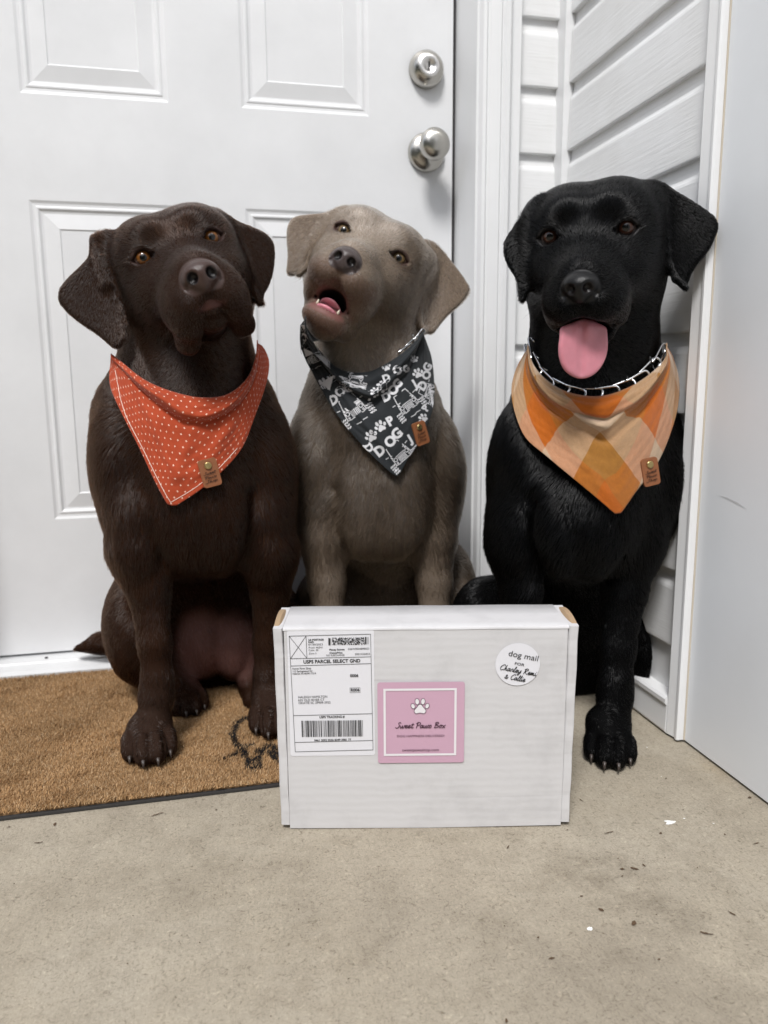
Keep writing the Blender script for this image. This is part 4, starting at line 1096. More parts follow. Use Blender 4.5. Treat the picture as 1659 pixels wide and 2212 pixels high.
# top panel, softly creased along the front edge
V = []; Fc = []; na = 24
rows = [(.0026, BHt-.0030), (.0024, BHt-.0006), (.0012, BHt+.0002), (-.012, BHt+.0002), (-BD*.5, BHt), (-BD+.001, BHt+.0002), (-BD, BHt-.002)]
for d, z in rows:
    for i in range(na+1):
        a = -.001+(BW+.002)*i/na; V.append(B(a, z+.0002*math.sin(a*60+d*90), d))
for j in range(len(rows)-1):
    for i in range(na): Fc.append((j*(na+1)+i, j*(na+1)+i+1, (j+1)*(na+1)+i+1, (j+1)*(na+1)+i))
mesh_obj('top_panel', V, Fc, M_CARD, card, True)
slab('back_panel', [(0, .001), (BW, .001), (BW, BHt-.003), (0, BHt-.003)], -BD+.003, -BD, M_CARD)
slab('base_panel', [(0, .001), (BW, .001), (BW, .004), (0, .004)], -.004, -BD+.004, M_CARD)
for s_ in (0, 1):
    # doubled side wall: seen edge-on as a ridge beside the front panel, raw board showing at the top
    a0, a1 = ((-.0115, -.0012) if s_ == 0 else (BW+.0012, BW+.0118))
    zt = BHt-.0005
    ln = 14
    V = []; Fc = []
    ring = [(a0, .0005), (a0, -BD+.002), (a1, -BD+.002), (a1, -.0005)] if s_ == 0 else [(a0, -.0005), (a0, -BD+.002), (a1, -BD+.002), (a1, .0005)]
    ring = [(a0+.0015, .0022), (a0, .0005), (a0, -BD+.002), (a1, -BD+.002), (a1, .0002), (a1-.001, .0024)]
    for k in range(ln+1):
        z = .006+(zt-.006)*k/ln; w = .0003*math.sin(k*1.7+s_*2)
        tp = (.0025*(1-k/ln) if s_ == 1 else -.0022*(1-k/ln))
        for a, d in ring: V.append(B(a+w-tp, z, d+.0004*math.sin(k*2.3)))
    m = len(ring)
    for k in range(ln):
        for i in range(m): Fc.append((k*m+i, k*m+(i+1) % m, (k+1)*m+(i+1) % m, (k+1)*m+i))
    Fc.append(tuple(range(m-1, -1, -1))); Fc.append(tuple(range(ln*m, ln*m+m)))
    fl = mesh_obj('side_flap', V, Fc, M_CARD, card)
    # bulged raw edge rising at the top
    V = []; Fc = []; nn = 12
    for k in range(nn+1):
        q = k/nn; d = -.002-(BD-.006)*q; h = .0060*math.sin(math.pi*q)**.7
        V += [B(a0 if s_ == 0 else a1, zt-.002+h, d), B((a0+a1)/2, zt-.002+h*.9, d), B(a1 if s_ == 0 else a0, zt-.004, d), B(a0 if s_ == 0 else a1, zt-.006, d)]
    for k in range(nn):
        for i in range(4): Fc.append((k*4+i, k*4+(i+1) % 4, (k+1)*4+(i+1) % 4, (k+1)*4+i))
    mesh_obj('raw_edge', V, Fc, M_KRAFT, fl)
# --- shipping label
LX0, LZ1 = .0035, .2345; LW, LH = .0935, .1455
k_ = LW/1290.0       # label drawing in the scan's own units: x 45..1335, y 215..2010
def LM(x, y): return B(LX0+(x-45)*k_, LZ1-(y-215)*(LH/1795.0), .0029)
pl = Print(); q = rounded(45, 215, 1335, 2010, 40)
lab = mesh_obj('shipping_label', [B(LX0+(x-45)*k_, LZ1-(y-215)*(LH/1795.0), .0024) for x, y in q][::-1], [tuple(range(len(q)))], M_LABEL, card)
pr = Print()
for a, b in (((76, 297), (1285, 280)), ((1285, 280), (1305, 1928)), ((1305, 1928), (118, 1945)), ((118, 1945), (76, 297)), ((86, 612), (1290, 595)), ((86, 714), (1290, 690)), ((105, 1420), (1298, 1402)), ((115, 1808), (1300, 1790)), ((327, 297), (332, 607)), ((76, 297), (332, 607)), ((327, 297), (86, 612))): pr.line(a, b, 6)
def lt(s, x, y, size, w, bold=0.0): 
    V2, F2 = text2d(s, size, bold=bold*size); 
    ww = max(a for a, _ in V2)-min(a for a, _ in V2)
    pr.add([(a*w/ww, -b) for a, b in V2], [f[::-1] for f in F2], x, y, -.012)
for s, x, y, size, w, bo in (('US POSTAGE', 358, 364, 34, 228, .03), ('PAID', 358, 395, 32, 80, .03), ('01/30/2023', 358, 430, 36, 212, 0), ('From 46341', 360, 472, 36, 206, 0), ('Cubic .20', 360, 508, 34, 142, 0), ('Zone 5', 362, 553, 36, 112, 0),
    ('Pitney Bowes', 668, 503, 34, 226, .03), ('CommPrice', 670, 547, 34, 192, .03), ('NO SURCHARGE', 620, 583, 38, 270, 0), ('026W0004898023', 946, 497, 38, 316, 0), ('3001436833', 1046, 570, 38, 222, 0),
    ('USPS PARCEL SELECT GND', 276, 680, 66, 850, .028), ('Sweet Paws Shop', 110, 764, 36, 280, .01), ('113 Springwood Dr', 110, 802, 36, 294, .01), ('Hebron IN 46341-7214', 110, 836, 36, 350, .01), ('0006', 972, 878, 56, 124, .03), ('R006', 976, 1082, 56, 132, .03),
    ('HALEIGH HAMILTON', 184, 1172, 46, 436, .0), ('635 OLD RIVER CT', 184, 1216, 46, 394, .0), ('OKATIE SC 29909-3955', 186, 1256, 46, 482, .0), ('USPS TRACKING #', 496, 1462, 46, 382, .025), ('9461 2092 0556 8349 3981 77', 412, 1795, 42, 560, .02)):
    lt(s, x, y, size, w, bo)
for a, b in (((966, 1032), (1118, 1030)), ((1118, 1030), (1120, 1097)), ((1120, 1097), (967, 1100)), ((967, 1100), (966, 1032))): pr.line(a, b, 4)
x = 226
while x < 1160:
    w = rb.choice([4, 6, 9, 15, 18], p=[.3, .3, .2, .12, .08]); pr.poly([(x, 1730), (x+w, 1730), (x+w-2, 1495), (x-2, 1495)][::-1]); x += w+rb.choice([5, 7, 9, 14])
pr.rect(657, 330, 682, 430); pr.rect(690, 330, 696, 430); pr.rect(1203, 318, 1222, 420); pr.rect(1232, 318, 1236, 420); pr.rect(1246, 318, 1249, 420); pr.rect(1256, 318, 1258, 420)
for i in range(55):
    for j in range(10):
        if rb.random() < .48:
            cx, cy = 714+i*8.8, 324+j*10.2; pr.rect(cx, cy, cx+9.2, cy+10.6)
pr.build('print', LM, M_INK, lab)
# --- square pink sticker
PX0, PZ1 = .1002, .1745; PS = .0952/735.0     # drawing units: x 62..797, y 425..1133
def PMap(o): return lambda x, y: B(PX0+(x-62)*PS, PZ1-(y-425)*PS*1.03, o)
q = rounded(62, 425, 797, 1133, 22)
pk = mesh_obj('square_sticker', [PMap(.0034)(x, y) for x, y in q][::-1], [tuple(range(len(q)))], M_PINK, card)
pw = Print()
for a, b, c, d in ((112, 478, 730, 497), (112, 1048, 730, 1067), (112, 497, 131, 1048), (711, 497, 730, 1048)): pw.rect(a, b, c, d)
paw_print(pw, 421, 640, 130, math.pi, 1.0)
pw.build('print', PMap(.0040), M_WHITE, pk)
po = Print()
def outline_paw(pr_, x, y, s):
    sub = Print(); 
    T = lambda a, b: (x-s*a, y-s*b)
    pr_.path([T(*q) for q in spline2([(-.28, -.42), (0, -.38), (.28, -.42), (.38, -.22), (.2, .02), (.08, .18), (-.08, .18), (-.2, .02), (-.38, -.22)], 4, True)], 3.5, True)
    for a, b, rx, ry, t in ((-.46, .08, .13, .18, .35), (-.19, .38, .14, .21, .1), (.19, .38, .14, .21, -.1), (.46, .08, .13, .18, -.35)):
        c, sn = math.cos(t), math.sin(t)
        pr_.path([T(a+rx*math.cos(h)*c-ry*math.sin(h)*sn, b+rx*math.cos(h)*sn+ry*math.sin(h)*c) for h in np.linspace(0, 2*math.pi, 14, endpoint=False)], 3.5, True)
outline_paw(po, 421, 640, 130)
ps2 = Print(); script(ps2, 'Sweet Paws Box', 214, 0, 25, 5.5, 0, 420)
po.add([(a, -b) for a, b in ps2.V], [f_[::-1] for f_ in ps2.F], 0, 822)
for s, y, size, w, x in (('DOG HAPPINESS DELIVERED!', 900, 26, 402, 223), ('sweetpawsshop.com', 1026, 34, 312, 268)):
    V2, F2 = text2d(s, size, spacing=1.0); ww = max(a for a, _ in V2)-min(a for a, _ in V2)
    po.add([(a*w/ww, -b) for a, b in V2], [f_[::-1] for f_ in F2], x, y)
po.build('lettering', PMap(.0043), M_PLUM, pk)
# --- round sticker
cx_, cz_ = .2527, .1935; rr_ = .0242
rs = mesh_obj('round_sticker', [B(cx_+rr_*math.cos(t), cz_+rr_*math.sin(t), .0030) for t in np.linspace(0, 2*math.pi, 48, endpoint=False)], [tuple(range(48))], M_LABEL, card)
k2 = rr_/186.0        # drawing units: centre (1229, 282), radius 186
pr = Print(); tl = -.205
def rt(s, x, y, size, w, bold=0.0):
    V2, F2 = text2d(s, size, bold=bold*size); ww = max(a for a, _ in V2)-min(a for a, _ in V2)
    pr.add([(a*w/ww, b) for a, b in V2], F2, x-1229, 282-y, tl)
rt('dog mail', 1144, 202, 70, 252); rt('FOR', 1200, 280, 32, 82, .01)
script(pr, 'Charley Remi', 1076-1229, 282-322, 25, 5.5, tl, 312); script(pr, '& Callie', 1118-1229, 282-400, 25, 5.5, tl, 176)
pr.build('lettering', lambda x, y: B(cx_+x*k2, cz_+y*k2, .0037), M_INK, rs)
# ------------------------------------------------------------------ doormat
def mat_material():
    m, nt, b = new_mat('coir')
    at = nd(nt, 'ShaderNodeAttribute', attribute_name='Col'); nt.links.new(at.outputs['Color'], b.inputs['Base Color'])
    b.inputs['Roughness'].default_value = .7; b.inputs['Specular IOR Level'].default_value = .2
    return m
MX0, MX1, MY0, MY1 = -.545, .217, .8915, 1.334
dm = empty('doormat', ((MX0+MX1)/2, (MY0+MY1)/2, 0), 'tan coir doormat with a black printed motif, in front of the door', 'doormat')
box('backing', MX0, MX1, MY0+.0005, MY1, .001, .0035, plain('mat_rubber', (.03, .028, .027), .8), dm)
box('pile_base', MX0+.002, MX1-.002, MY0+.0065, MY1-.002, .0035, .0080, plain('coir_base', (.22, .125, .055), .95, bump=1.0, bscale=500), dm)
rm = np.random.default_rng(8); nF = 170000
fx = rm.uniform(MX0+.002, MX1-.002, nF); fy = rm.uniform(MY0+.0015, MY1-.002, nF)
cols = np.array([[.36, .215, .100], [.45, .290, .152], [.27, .158, .073], [.52, .37, .22]])[rm.choice(4, nF, p=[.42, .30, .20, .08])]*np.exp(rm.normal(size=(nF, 1))*.18)
cols *= (1+.10*wav(np.c_[fx, fy, fx*0], 30, 3)+.08*wav(np.c_[fx, fy, fx*0], 9, 4))[:, None]
def on_mat(c): 
    out = []
    for x, y in c:
        u, v = (x/2.074+200)*.6636, (y/2.074+1600)*.6636
        d = _F+_R*(u-829.5)/CAM_F-_U*(v-1106)/CAM_F; t = (.014-CAM_H)/d[2]; out.append((d[0]*t, d[1]*t))
    return np.array(out)
strokes = [([(1300, 1512), (1250, 1515), (1200, 1535), (1168, 1580), (1160, 1640), (1178, 1690), (1215, 1725), (1245, 1790), (1275, 1850), (1318, 1845), (1330, 1790), (1318, 1730)], .0048), ([(1095, 1778), (1150, 1760), (1200, 1730), (1250, 1705), (1290, 1690)], .0035), ([(1250, 1790), (1290, 1800), (1320, 1780), (1360, 1720), (1400, 1695), (1440, 1720), (1470, 1770)], .0046), ([(1400, 1740), (1440, 1790), (1500, 1800), (1560, 1760)], .0045)]
blk = np.zeros(nF, bool); jit = np.c_[fx, fy]+rm.normal(size=(nF, 2))*.0011
for st, w in strokes:
    q = np.array(spline2([tuple(p) for p in on_mat(st)], 6))
    for p in q: blk |= ((jit-p)**2).sum(1) < w*w
blk &= rm.random(nF) < .9
cols[blk] = np.array([.016, .015, .015])
fa = rm.uniform(0, 2*np.pi, nF)*.55-.9+1.4*wav(np.c_[fx, fy, fx*0], 55, 9); tl_ = rm.uniform(.15, 1.0, nF); fl_ = rm.uniform(.0035, .0068, nF)
dr = np.c_[np.cos(fa)*np.sin(tl_), np.sin(fa)*np.sin(tl_), np.cos(tl_)]
t3 = np.array([0, .5, 1.0]); fp = np.c_[fx, fy, np.full(nF, .0075)][:, None, :]+dr[:, None, :]*(fl_[:, None]*t3[None, :])[:, :, None]
fp[:, 2, 2] -= fl_*.12*tl_
fp[:, :, 0] = np.clip(fp[:, :, 0], MX0-.003, MX1+.003); fp[:, :, 1] = np.clip(fp[:, :, 1], MY0-.006, MY1+.002)
fr_ = np.tile(np.array([.00036, .00032, .00016]), (nF, 1))*rm.uniform(.7, 1.3, (nF, 1))
tag(curves_obj('coir_pile', fp, fr_, np.clip(cols, 0, 1), mat_material(), dm), kind='stuff')

# ------------------------------------------------------------------ bandanas
def march(F, u, v, off, y0=.70, y1=1.35):
    """depth at which the sight line (u, v) meets the body offset by off; falls back to the closest pass"""
    ys = np.linspace(y0, y1, 260); d = np.array([P(u, v, y) for y in (y0, y1)])
    pts = d[0]+(d[1]-d[0])*((ys-y0)/(y1-y0))[:, None]
    s = F.val(pts)-off; hit = np.nonzero(s < 0)[0]
    if len(hit):
        i = hit[0]
        if i == 0: return ys[0]
        return ys[i-1]+(ys[i]-ys[i-1])*s[i-1]/(s[i-1]-s[i])
    return ys[int(np.argmin(s))]
def resample(pts, n):
    p = np.array(pts, float); l = np.r_[0, np.cumsum(np.linalg.norm(np.diff(p, axis=0), axis=1))]
    t = np.linspace(0, l[-1], n); return np.stack([np.interp(t, l, p[:, k]) for k in range(p.shape[1])], 1)
def bandana(label, F, top, bot, off, mat, ns=72, nt_=56, folds=(), roll=.016, neck=None, lift_top=.006, puff=.0, sm=3, fold_t=None, fold_h=.006, hide=.04):
    """top, bot: outline curves (u, v) left to right, the tip lies on bot; draped over the body surface"""
    T = resample(spline2(top, 8), ns+1); Bt = resample(spline2(bot, 1) if len(bot) < 4 else bot, ns+1)
    s = np.linspace(0, 1, ns+1); t = np.linspace(0, 1, nt_+1)
    UV = T[:, None, :]*(1-t[None, :, None])+Bt[:, None, :]*t[None, :, None]
    D = np.zeros((ns+1, nt_+1))
    for i in range(0, ns+1):
        for j in range(0, nt_+1, 2):
            D[i, j] = march(F, UV[i, j, 0], UV[i, j, 1], off)
        D[i, 1::2] = .5*(D[i, 0:-1:2]+D[i, 2::2])
    # cloth bridges hollows: pull forward to a smoothed envelope
    E = D.copy()
    for _ in range(10*sm):
        A = np.pad(E, 1, mode='edge'); avg = (A[2:, 1:-1]+A[:-2, 1:-1]+A[1:-1, 2:]+A[1:-1, :-2])/4
        E = np.minimum(np.where(avg < D, avg, avg*.6+D*.4), D+.0005)
    S_, T_ = np.meshgrid(s, t, indexing='ij')
    fold = np.zeros_like(E)
    for (a0, b0, a1, b1, w, h) in folds:          # soft creases between two (s, t) points
        dx, dy = a1-a0, b1-b0; L2 = dx*dx+dy*dy; q = np.clip(((S_-a0)*dx+(T_-b0)*dy)/L2, 0, 1)
        dd = np.sqrt((S_-a0-q*dx)**2+(T_-b0-q*dy)**2); fold += 1.6*h*np.exp(-(dd/(.8*w))**2)*(.55+.45*np.sin(np.pi*np.clip(q, 0, 1)))
    fold += .0010*np.sin(S_*31+T_*17+2*np.sin(T_*9))*np.sin(T_*23-S_*8)*.6
    E = E-fold-lift_top*np.exp(-(T_/.12)**2)
    if fold_t is not None:
        tf = np.interp(S_, [q_[0] for q_ in fold_t], [q_[1] for q_ in fold_t]); E = E-fold_h*(1-smooth01(T_, tf-.030, tf+.008))*smooth01(T_, -.02, .06)+.003*np.exp(-((T_-tf-.03)/.03)**2)
    W = np.array([[P(UV[i, j, 0], UV[i, j, 1], E[i, j]) for j in range(nt_+1)] for i in range(ns+1)])
    # metric coordinates on the cloth
    mid = ns//2
    dU = np.linalg.norm(np.diff(W, axis=0), axis=2); Uc = np.zeros((ns+1, nt_+1)); Uc[1:] = np.cumsum(dU, 0); Uc -= Uc[mid:mid+1]
    dV = np.linalg.norm(np.diff(W, axis=1), axis=2); Vc = np.zeros((ns+1, nt_+1)); Vc[:, 1:] = np.cumsum(dV, 1)
    if fold_t is not None: Vc = Vc-hide*(T_ < tf-.004)
    # turned-in top edge
    rows = []; rU = []; rV = []
    for k in range(1, 9):
        th = k/8*math.pi*1.05; r = roll*.5
        ins = r*(1-math.cos(th)); up = r*.55*math.sin(th)-(.010*max(0, k-5)/3); 
        row = []
        for i in range(ns+1):
            p = W[i, 0]; n = -(CAMP-p); n[2] = 0; n /= np.linalg.norm(n); row.append(p+n*ins+np.array([0, 0, up]))
        rows.append(row); rU.append(Uc[:, 0]); rV.append(Vc[:, 0]-roll*.2*k)
    G = np.concatenate([np.array(rows[::-1]).transpose(1, 0, 2), W], 1); GU = np.concatenate([np.array(rU[::-1]).T, Uc], 1); GV = np.concatenate([np.array(rV[::-1]).T, Vc], 1)
    m = G.shape[1]
    idx = np.arange((ns+1)*m).reshape(ns+1, m)
    Q = np.stack([idx[:-1, :-1], idx[:-1, 1:], idx[1:, 1:], idx[1:, :-1]], -1).reshape(-1, 4)
    Vx = G.reshape(-1, 3); c = W.reshape(-1, 3).mean(0)
    root = empty('bandana', (float(c[0]), float(c[1]), float(W[..., 2].min())), label, 'bandana', 'bandanas tied round the necks of the dogs')
    o = big_mesh('cloth', Vx, Q, mat, root, True)
    uvl = o.data.uv_layers.new(name='UVMap'); vi = np.zeros(len(o.data.loops), np.int32); o.data.loops.foreach_get('vertex_index', vi)
    uvl.data.foreach_set('uv', np.c_[GU.ravel()[vi], GV.ravel()[vi]].astype(np.float32).ravel())
    sol = o.modifiers.new('cloth_thickness', 'SOLIDIFY'); sol.thickness = .0014; sol.offset = 0
    # band going round the nape
    A, Bp = W[0, 0], W[-1, 0]
    if neck is not None:
        V = []; Fc = []; n = 28; mid_ = (A+Bp)/2; ha = (A-Bp)/2
        bk = np.array([ha[1], -ha[0], 0.0]); bk /= np.linalg.norm(bk); bk = bk if bk[1] > 0 else -bk
        for k in range(n+1):
            q = k/n; ph = math.pi*(.16+.68*q)
            c_ = mid_+ha*math.cos(ph)*(.84 if neck < .11 else .95)+bk*(neck*math.sin(ph)+.006)+np.array([0, 0, -.012+.02*math.sin(ph)])
            o_ = (ha*math.cos(ph)/np.linalg.norm(ha)+bk*math.sin(ph)); o_[2] = 0
            for dz, dr in ((.004, -.005), (.0, 0), (-.02, .001), (-.040*(.5+.5*abs(2*q-1)), .0)): V.append(tuple(c_+o_*dr+np.array([0, 0, dz])))
        for k in range(n):
            for i in range(3): Fc.append((k*4+i, k*4+i+1, (k+1)*4+i+1, (k+1)*4+i))
        bd = mesh_obj('neck_band', V, Fc, mat, root, True)
        ul = bd.data.uv_layers.new(name='UVMap')
        for lp in bd.data.loops: ul.data[lp.index].uv = (.002*lp.vertex_index, .01*(lp.vertex_index % 4))
    from mathutils.bvhtree import BVHTree
    tree = BVHTree.FromPolygons([Vector(p) for p in Vx], [tuple(int(x) for x in f) for f in Q])
    def on(u, v, o_=.0014):
        d = Vector(P(u, v, 1.0)-CAMP).normalized(); h = tree.ray_cast(Vector(CAMP), d)
        if h[0] is None:
            h = tree.find_nearest(Vector(P(u, v, float(c[1]))))
        nn = h[1] if h[1].dot(d) < 0 else -h[1]
        return h[0]+nn*o_
    return root, on, W
def stitch_line(root, on, pts, r, mat, name='stitching'):
    q = [on(u, v, .0009) for u, v in resample(pts, 60)]
    V, Fc = tube(q, r, 5); return mesh_obj(name, V, Fc, mat, root, True)
M_LEATHER = plain('tan_leather', (.23, .082, .030), .5, bump=.25, bscale=400); M_BRASS = plain('aged_brass', (.52, .40, .18), .3, 1.0); M_BRAND = plain('burnt_lettering', (.030, .010, .006), .7)
def leather_tag(root, on, c, w, h, ang, lines=True, sc=1.0):
    """small leather tab with one rivet, hanging over the cloth edge"""
    pts = rounded(-w/2, -h/2, w/2, h/2, w*.16, 4)
    ca, sa = math.cos(ang), math.sin(ang)
    o = on(*c, .0042); px = on(c[0]+6, c[1], .0042)-on(c[0]-6, c[1], .0042); nv = None
    zc = (Vector(CAMP)-o); n = (on(c[0], c[1]-8, .0042)-on(c[0], c[1]+8, .0042)).cross(px).normalized()
    if n.dot(zc) < 0: n = -n
    n = (n+zc.normalized()*.4).normalized()
    ux = px.normalized(); ux = (ux-n*ux.dot(n)).normalized(); uy = n.cross(ux)
    if uy.z < 0: uy = -uy
    def M(x, y, d=0): 
        X = x*ca-y*sa; Y = x*sa+y*ca; return o+ux*X+uy*Y+n*(d-.10*y*y/h)
    m = len(pts)
    V = [M(x, y, .0011) for x, y in pts]+[M(x*1.02, y*1.02, -.0008) for x, y in pts]
    Fc = [tuple(range(m)), tuple(range(2*m-1, m-1, -1))]+[(i, m+i, m+(i+1) % m, (i+1) % m) for i in range(m)]
    tg = mesh_obj('leather_tag', V, Fc, M_LEATHER, root)
    rc = M(0, h*.27, .0010)
    lathe('rivet', [(0, 0), (.0047*sc, 0), (.0048*sc, .0008), (.0040*sc, .0018), (.0028*sc, .0014), (0, .0017)], rc, n, M_BRASS, tg, 20)
    if lines:
        pr_ = Print()
        for i, s in enumerate(('Sweet', 'Paws', 'Shop')):
            if s == 'Shop': SC = [(c_, SCRIPT) for c_ in s]
            script(pr_, s, -w*.36, -h*(.05+.15*i), h*.052, h*.016, .05, w*.66)
        pr_.build('lettering', lambda x, y: M(x, y, .0016), M_BRAND, tg)
    return tg
# ---- orange cotton with small crosses
def orange_cloth():
    m, nt, b = new_mat('orange_cross_cotton'); L = nt.links.new
    uv = nd(nt, 'ShaderNodeUVMap'); sp = nd(nt, 'ShaderNodeSeparateXYZ')
    mp = nd(nt, 'ShaderNodeMapping'); mp.inputs['Rotation'].default_value = (0, 0, R_(12)); L(uv.outputs[0], mp.inputs[0]); L(mp.outputs[0], sp.inputs[0])
    def M(op, a, bb=None, c=None):
        n = nd(nt, 'ShaderNodeMath', operation=op)
        for i, x in enumerate((a, bb, c)):
            if x is None: continue
            if isinstance(x, (int, float)): n.inputs[i].default_value = x
            else: L(x, n.inputs[i])
        return n.outputs[0]
    px, py = .0112, .0078
    row = M('FLOOR', M('DIVIDE', sp.outputs[1], py)); odd = M('MODULO', M('ABSOLUTE', row), 2.0)
    x = M('ADD', M('DIVIDE', sp.outputs[0], px), M('MULTIPLY', odd, .5))
    fx_ = M('MULTIPLY', M('SUBTRACT', M('FRACT', x), .5), px); fy_ = M('MULTIPLY', M('SUBTRACT', M('FRACT', M('DIVIDE', sp.outputs[1], py)), .5), py)
    r1, r2 = M('ADD', fx_, M('MULTIPLY', fy_, .25)), M('SUBTRACT', fy_, M('MULTIPLY', fx_, .25))
    ax_, ay_ = M('ABSOLUTE', r1), M('ABSOLUTE', r2)
    bar1 = M('MULTIPLY', M('LESS_THAN', ax_, .00034), M('LESS_THAN', ay_, .00130)); bar2 = M('MULTIPLY', M('LESS_THAN', ay_, .00034), M('LESS_THAN', ax_, .00130))
    cross = M('MAXIMUM', bar1, bar2)
    nz = nd(nt, 'ShaderNodeTexNoise', i_Scale=40.0, i_Detail=4.0); L(uv.outputs[0], nz.inputs['Vector'])
    rp = ramp(nt, [(.3, (.33, .048, .017)), (.7, (.40, .062, .022))]); L(nz.outputs['Fac'], rp.inputs[0])
    mx = nd(nt, 'ShaderNodeMix', data_type='RGBA'); L(cross, mx.inputs[0]); L(rp.outputs[0], mx.inputs[6]); mx.inputs[7].default_value = (.80, .62, .50, 1)
    L(mx.outputs[2], b.inputs['Base Color']); b.inputs['Roughness'].default_value = .8; b.inputs['Specular IOR Level'].default_value = .15
    b.inputs['Sheen Weight'].default_value = .15
    wv = nd(nt, 'ShaderNodeTexNoise', i_Scale=95.0, i_Detail=3.0); L(uv.outputs[0], wv.inputs['Vector'])
    bp = nd(nt, 'ShaderNodeBump', i_Strength=.45, i_Distance=.002); L(wv.outputs['Fac'], bp.inputs['Height']); L(bp.outputs[0], b.inputs['Normal'])
    return m
def plain_cloth(name, col):
    m, nt, b = new_mat(name); L = nt.links.new
    uv = nd(nt, 'ShaderNodeUVMap'); wv = nd(nt, 'ShaderNodeTexNoise', i_Scale=80.0, i_Detail=4.0); L(uv.outputs[0], wv.inputs['Vector'])
    rp = ramp(nt, [(.3, tuple(c*.85 for c in col)), (.7, tuple(c*1.1 for c in col))]); L(wv.outputs['Fac'], rp.inputs[0]); L(rp.outputs[0], b.inputs['Base Color'])
    bp = nd(nt, 'ShaderNodeBump', i_Strength=.4, i_Distance=.0015); L(wv.outputs['Fac'], bp.inputs['Height']); L(bp.outputs[0], b.inputs['Normal'])
    b.inputs['Roughness'].default_value = .75; b.inputs['Specular IOR Level'].default_value = .2; b.inputs['Sheen Weight'].default_value = .1
    return m
def plaid_cloth():
    m, nt, b = new_mat('plaid_flannel'); L = nt.links.new
    uv = nd(nt, 'ShaderNodeUVMap'); mp = nd(nt, 'ShaderNodeMapping'); mp.vector_type = 'POINT'
    mp.inputs['Location'].default_value = PLAID_SHIFT; mp.inputs['Rotation'].default_value = (0, 0, R_(45)); 
    L(uv.outputs[0], mp.inputs[0]); sp = nd(nt, 'ShaderNodeSeparateXYZ'); L(mp.outputs[0], sp.inputs[0])
    OR, CR, MU = (.43, .105, .008), (.50, .36, .245), (.32, .140, .026)
    outs = []
    for k, sgn in ((0, -1), (1, 1)):
        n = nd(nt, 'ShaderNodeMath', operation='MULTIPLY_ADD', i_1=sgn/(3*PLAID_W), i_2=10.0); L(sp.outputs[k], n.inputs[0])
        fr = nd(nt, 'ShaderNodeMath', operation='FRACT'); L(n.outputs[0], fr.inputs[0])
        # bands: mustard 0..1/3, orange 1/3..2/3, cream 2/3..1
        rp = ramp(nt, [(0, MU), (1/3, OR), (2/3, CR)], 'CONSTANT'); L(fr.outputs[0], rp.inputs[0]); outs.append(rp.outputs[0])
    # twill: fine slanted threads alternate warp and weft
    wv = nd(nt, 'ShaderNodeTexWave', i_Scale=340.0, i_Distortion=.4, i_Detail=1.0); wv.bands_direction = 'Y'; mp3 = nd(nt, 'ShaderNodeMapping'); mp3.inputs['Rotation'].default_value = (0, 0, R_(14)); L(uv.outputs[0], mp3.inputs[0]); L(mp3.outputs[0], wv.inputs['Vector'])
    r = ramp(nt, [(.35, (.28, .28, .28)), (.65, (.72, .72, .72))]); L(wv.outputs['Fac'], r.inputs[0])
    mx = nd(nt, 'ShaderNodeMix', data_type='RGBA'); L(r.outputs[0], mx.inputs[0]); L(outs[0], mx.inputs[6]); L(outs[1], mx.inputs[7])
    nz = nd(nt, 'ShaderNodeTexNoise', i_Scale=160.0, i_Detail=4.0, i_Roughness=.7); L(uv.outputs[0], nz.inputs['Vector'])
    r2 = ramp(nt, [(.25, (.80, .80, .80)), (.7, (1.06, 1.06, 1.06))]); L(nz.outputs['Fac'], r2.inputs[0])
    m2 = nd(nt, 'ShaderNodeMix', data_type='RGBA', blend_type='MULTIPLY'); m2.inputs[0].default_value = .9; L(mx.outputs[2], m2.inputs[6]); L(r2.outputs[0], m2.inputs[7])
    L(m2.outputs[2], b.inputs['Base Color']); b.inputs['Roughness'].default_value = .9; b.inputs['Specular IOR Level'].default_value = .1; b.inputs['Sheen Weight'].default_value = .3
    bp = nd(nt, 'ShaderNodeBump', i_Strength=.4, i_Distance=.0012); ad = nd(nt, 'ShaderNodeMath', operation='ADD'); L(nz.outputs['Fac'], ad.inputs[0]); L(wv.outputs['Fac'], ad.inputs[1]); L(ad.outputs[0], bp.inputs['Height']); L(bp.outputs[0], b.inputs['Normal'])
    return m
PLAID_W = .046; PLAID_SHIFT = (0, 0, 0)
M_THREAD = plain('white_thread', (.78, .70, .62), .8)
# --- orange bandana
top = [(240, 772), (262, 790), (310, 828), (365, 853), (430, 868), (490, 862), (535, 825), (553, 778), (556, 742)]
bl = spline2([(240, 772), (238, 830), (262, 890), (300, 965), (335, 1040), (362, 1090)], 6)
br = spline2([(378, 1094), (430, 1060), (478, 1020), (522, 968), (548, 905), (574, 830), (581, 782), (570, 752), (556, 742)], 6)
bd1, on1, W1 = bandana('orange bandana with tiny white crosses, tied on the brown dog at left', F_choc, top, bl+br, .0105, orange_cloth(),
    folds=[(.10, .0, .55, .16, .05, .0045), (.55, .16, .93, .02, .05, .006), (.25, .35, .5, .8, .05, .002), (.7, .3, .55, .75, .06, .002), (.5, .2, .42, .95, .03, .0015)], neck=.115, roll=.018, fold_t=[(0, .04), (.3, .16), (.55, .20), (.8, .22), (1, .04)], fold_h=.006, hide=.012)
stitch_line(bd1, on1, spline2([(250, 800), (268, 885), (306, 963), (342, 1036), (366, 1080), (374, 1082), (428, 1049), (474, 1010), (512, 968)], 6), .0004, M_THREAD)
leather_tag(bd1, on1, (452, 1021), .0235, .0355, R_(4))
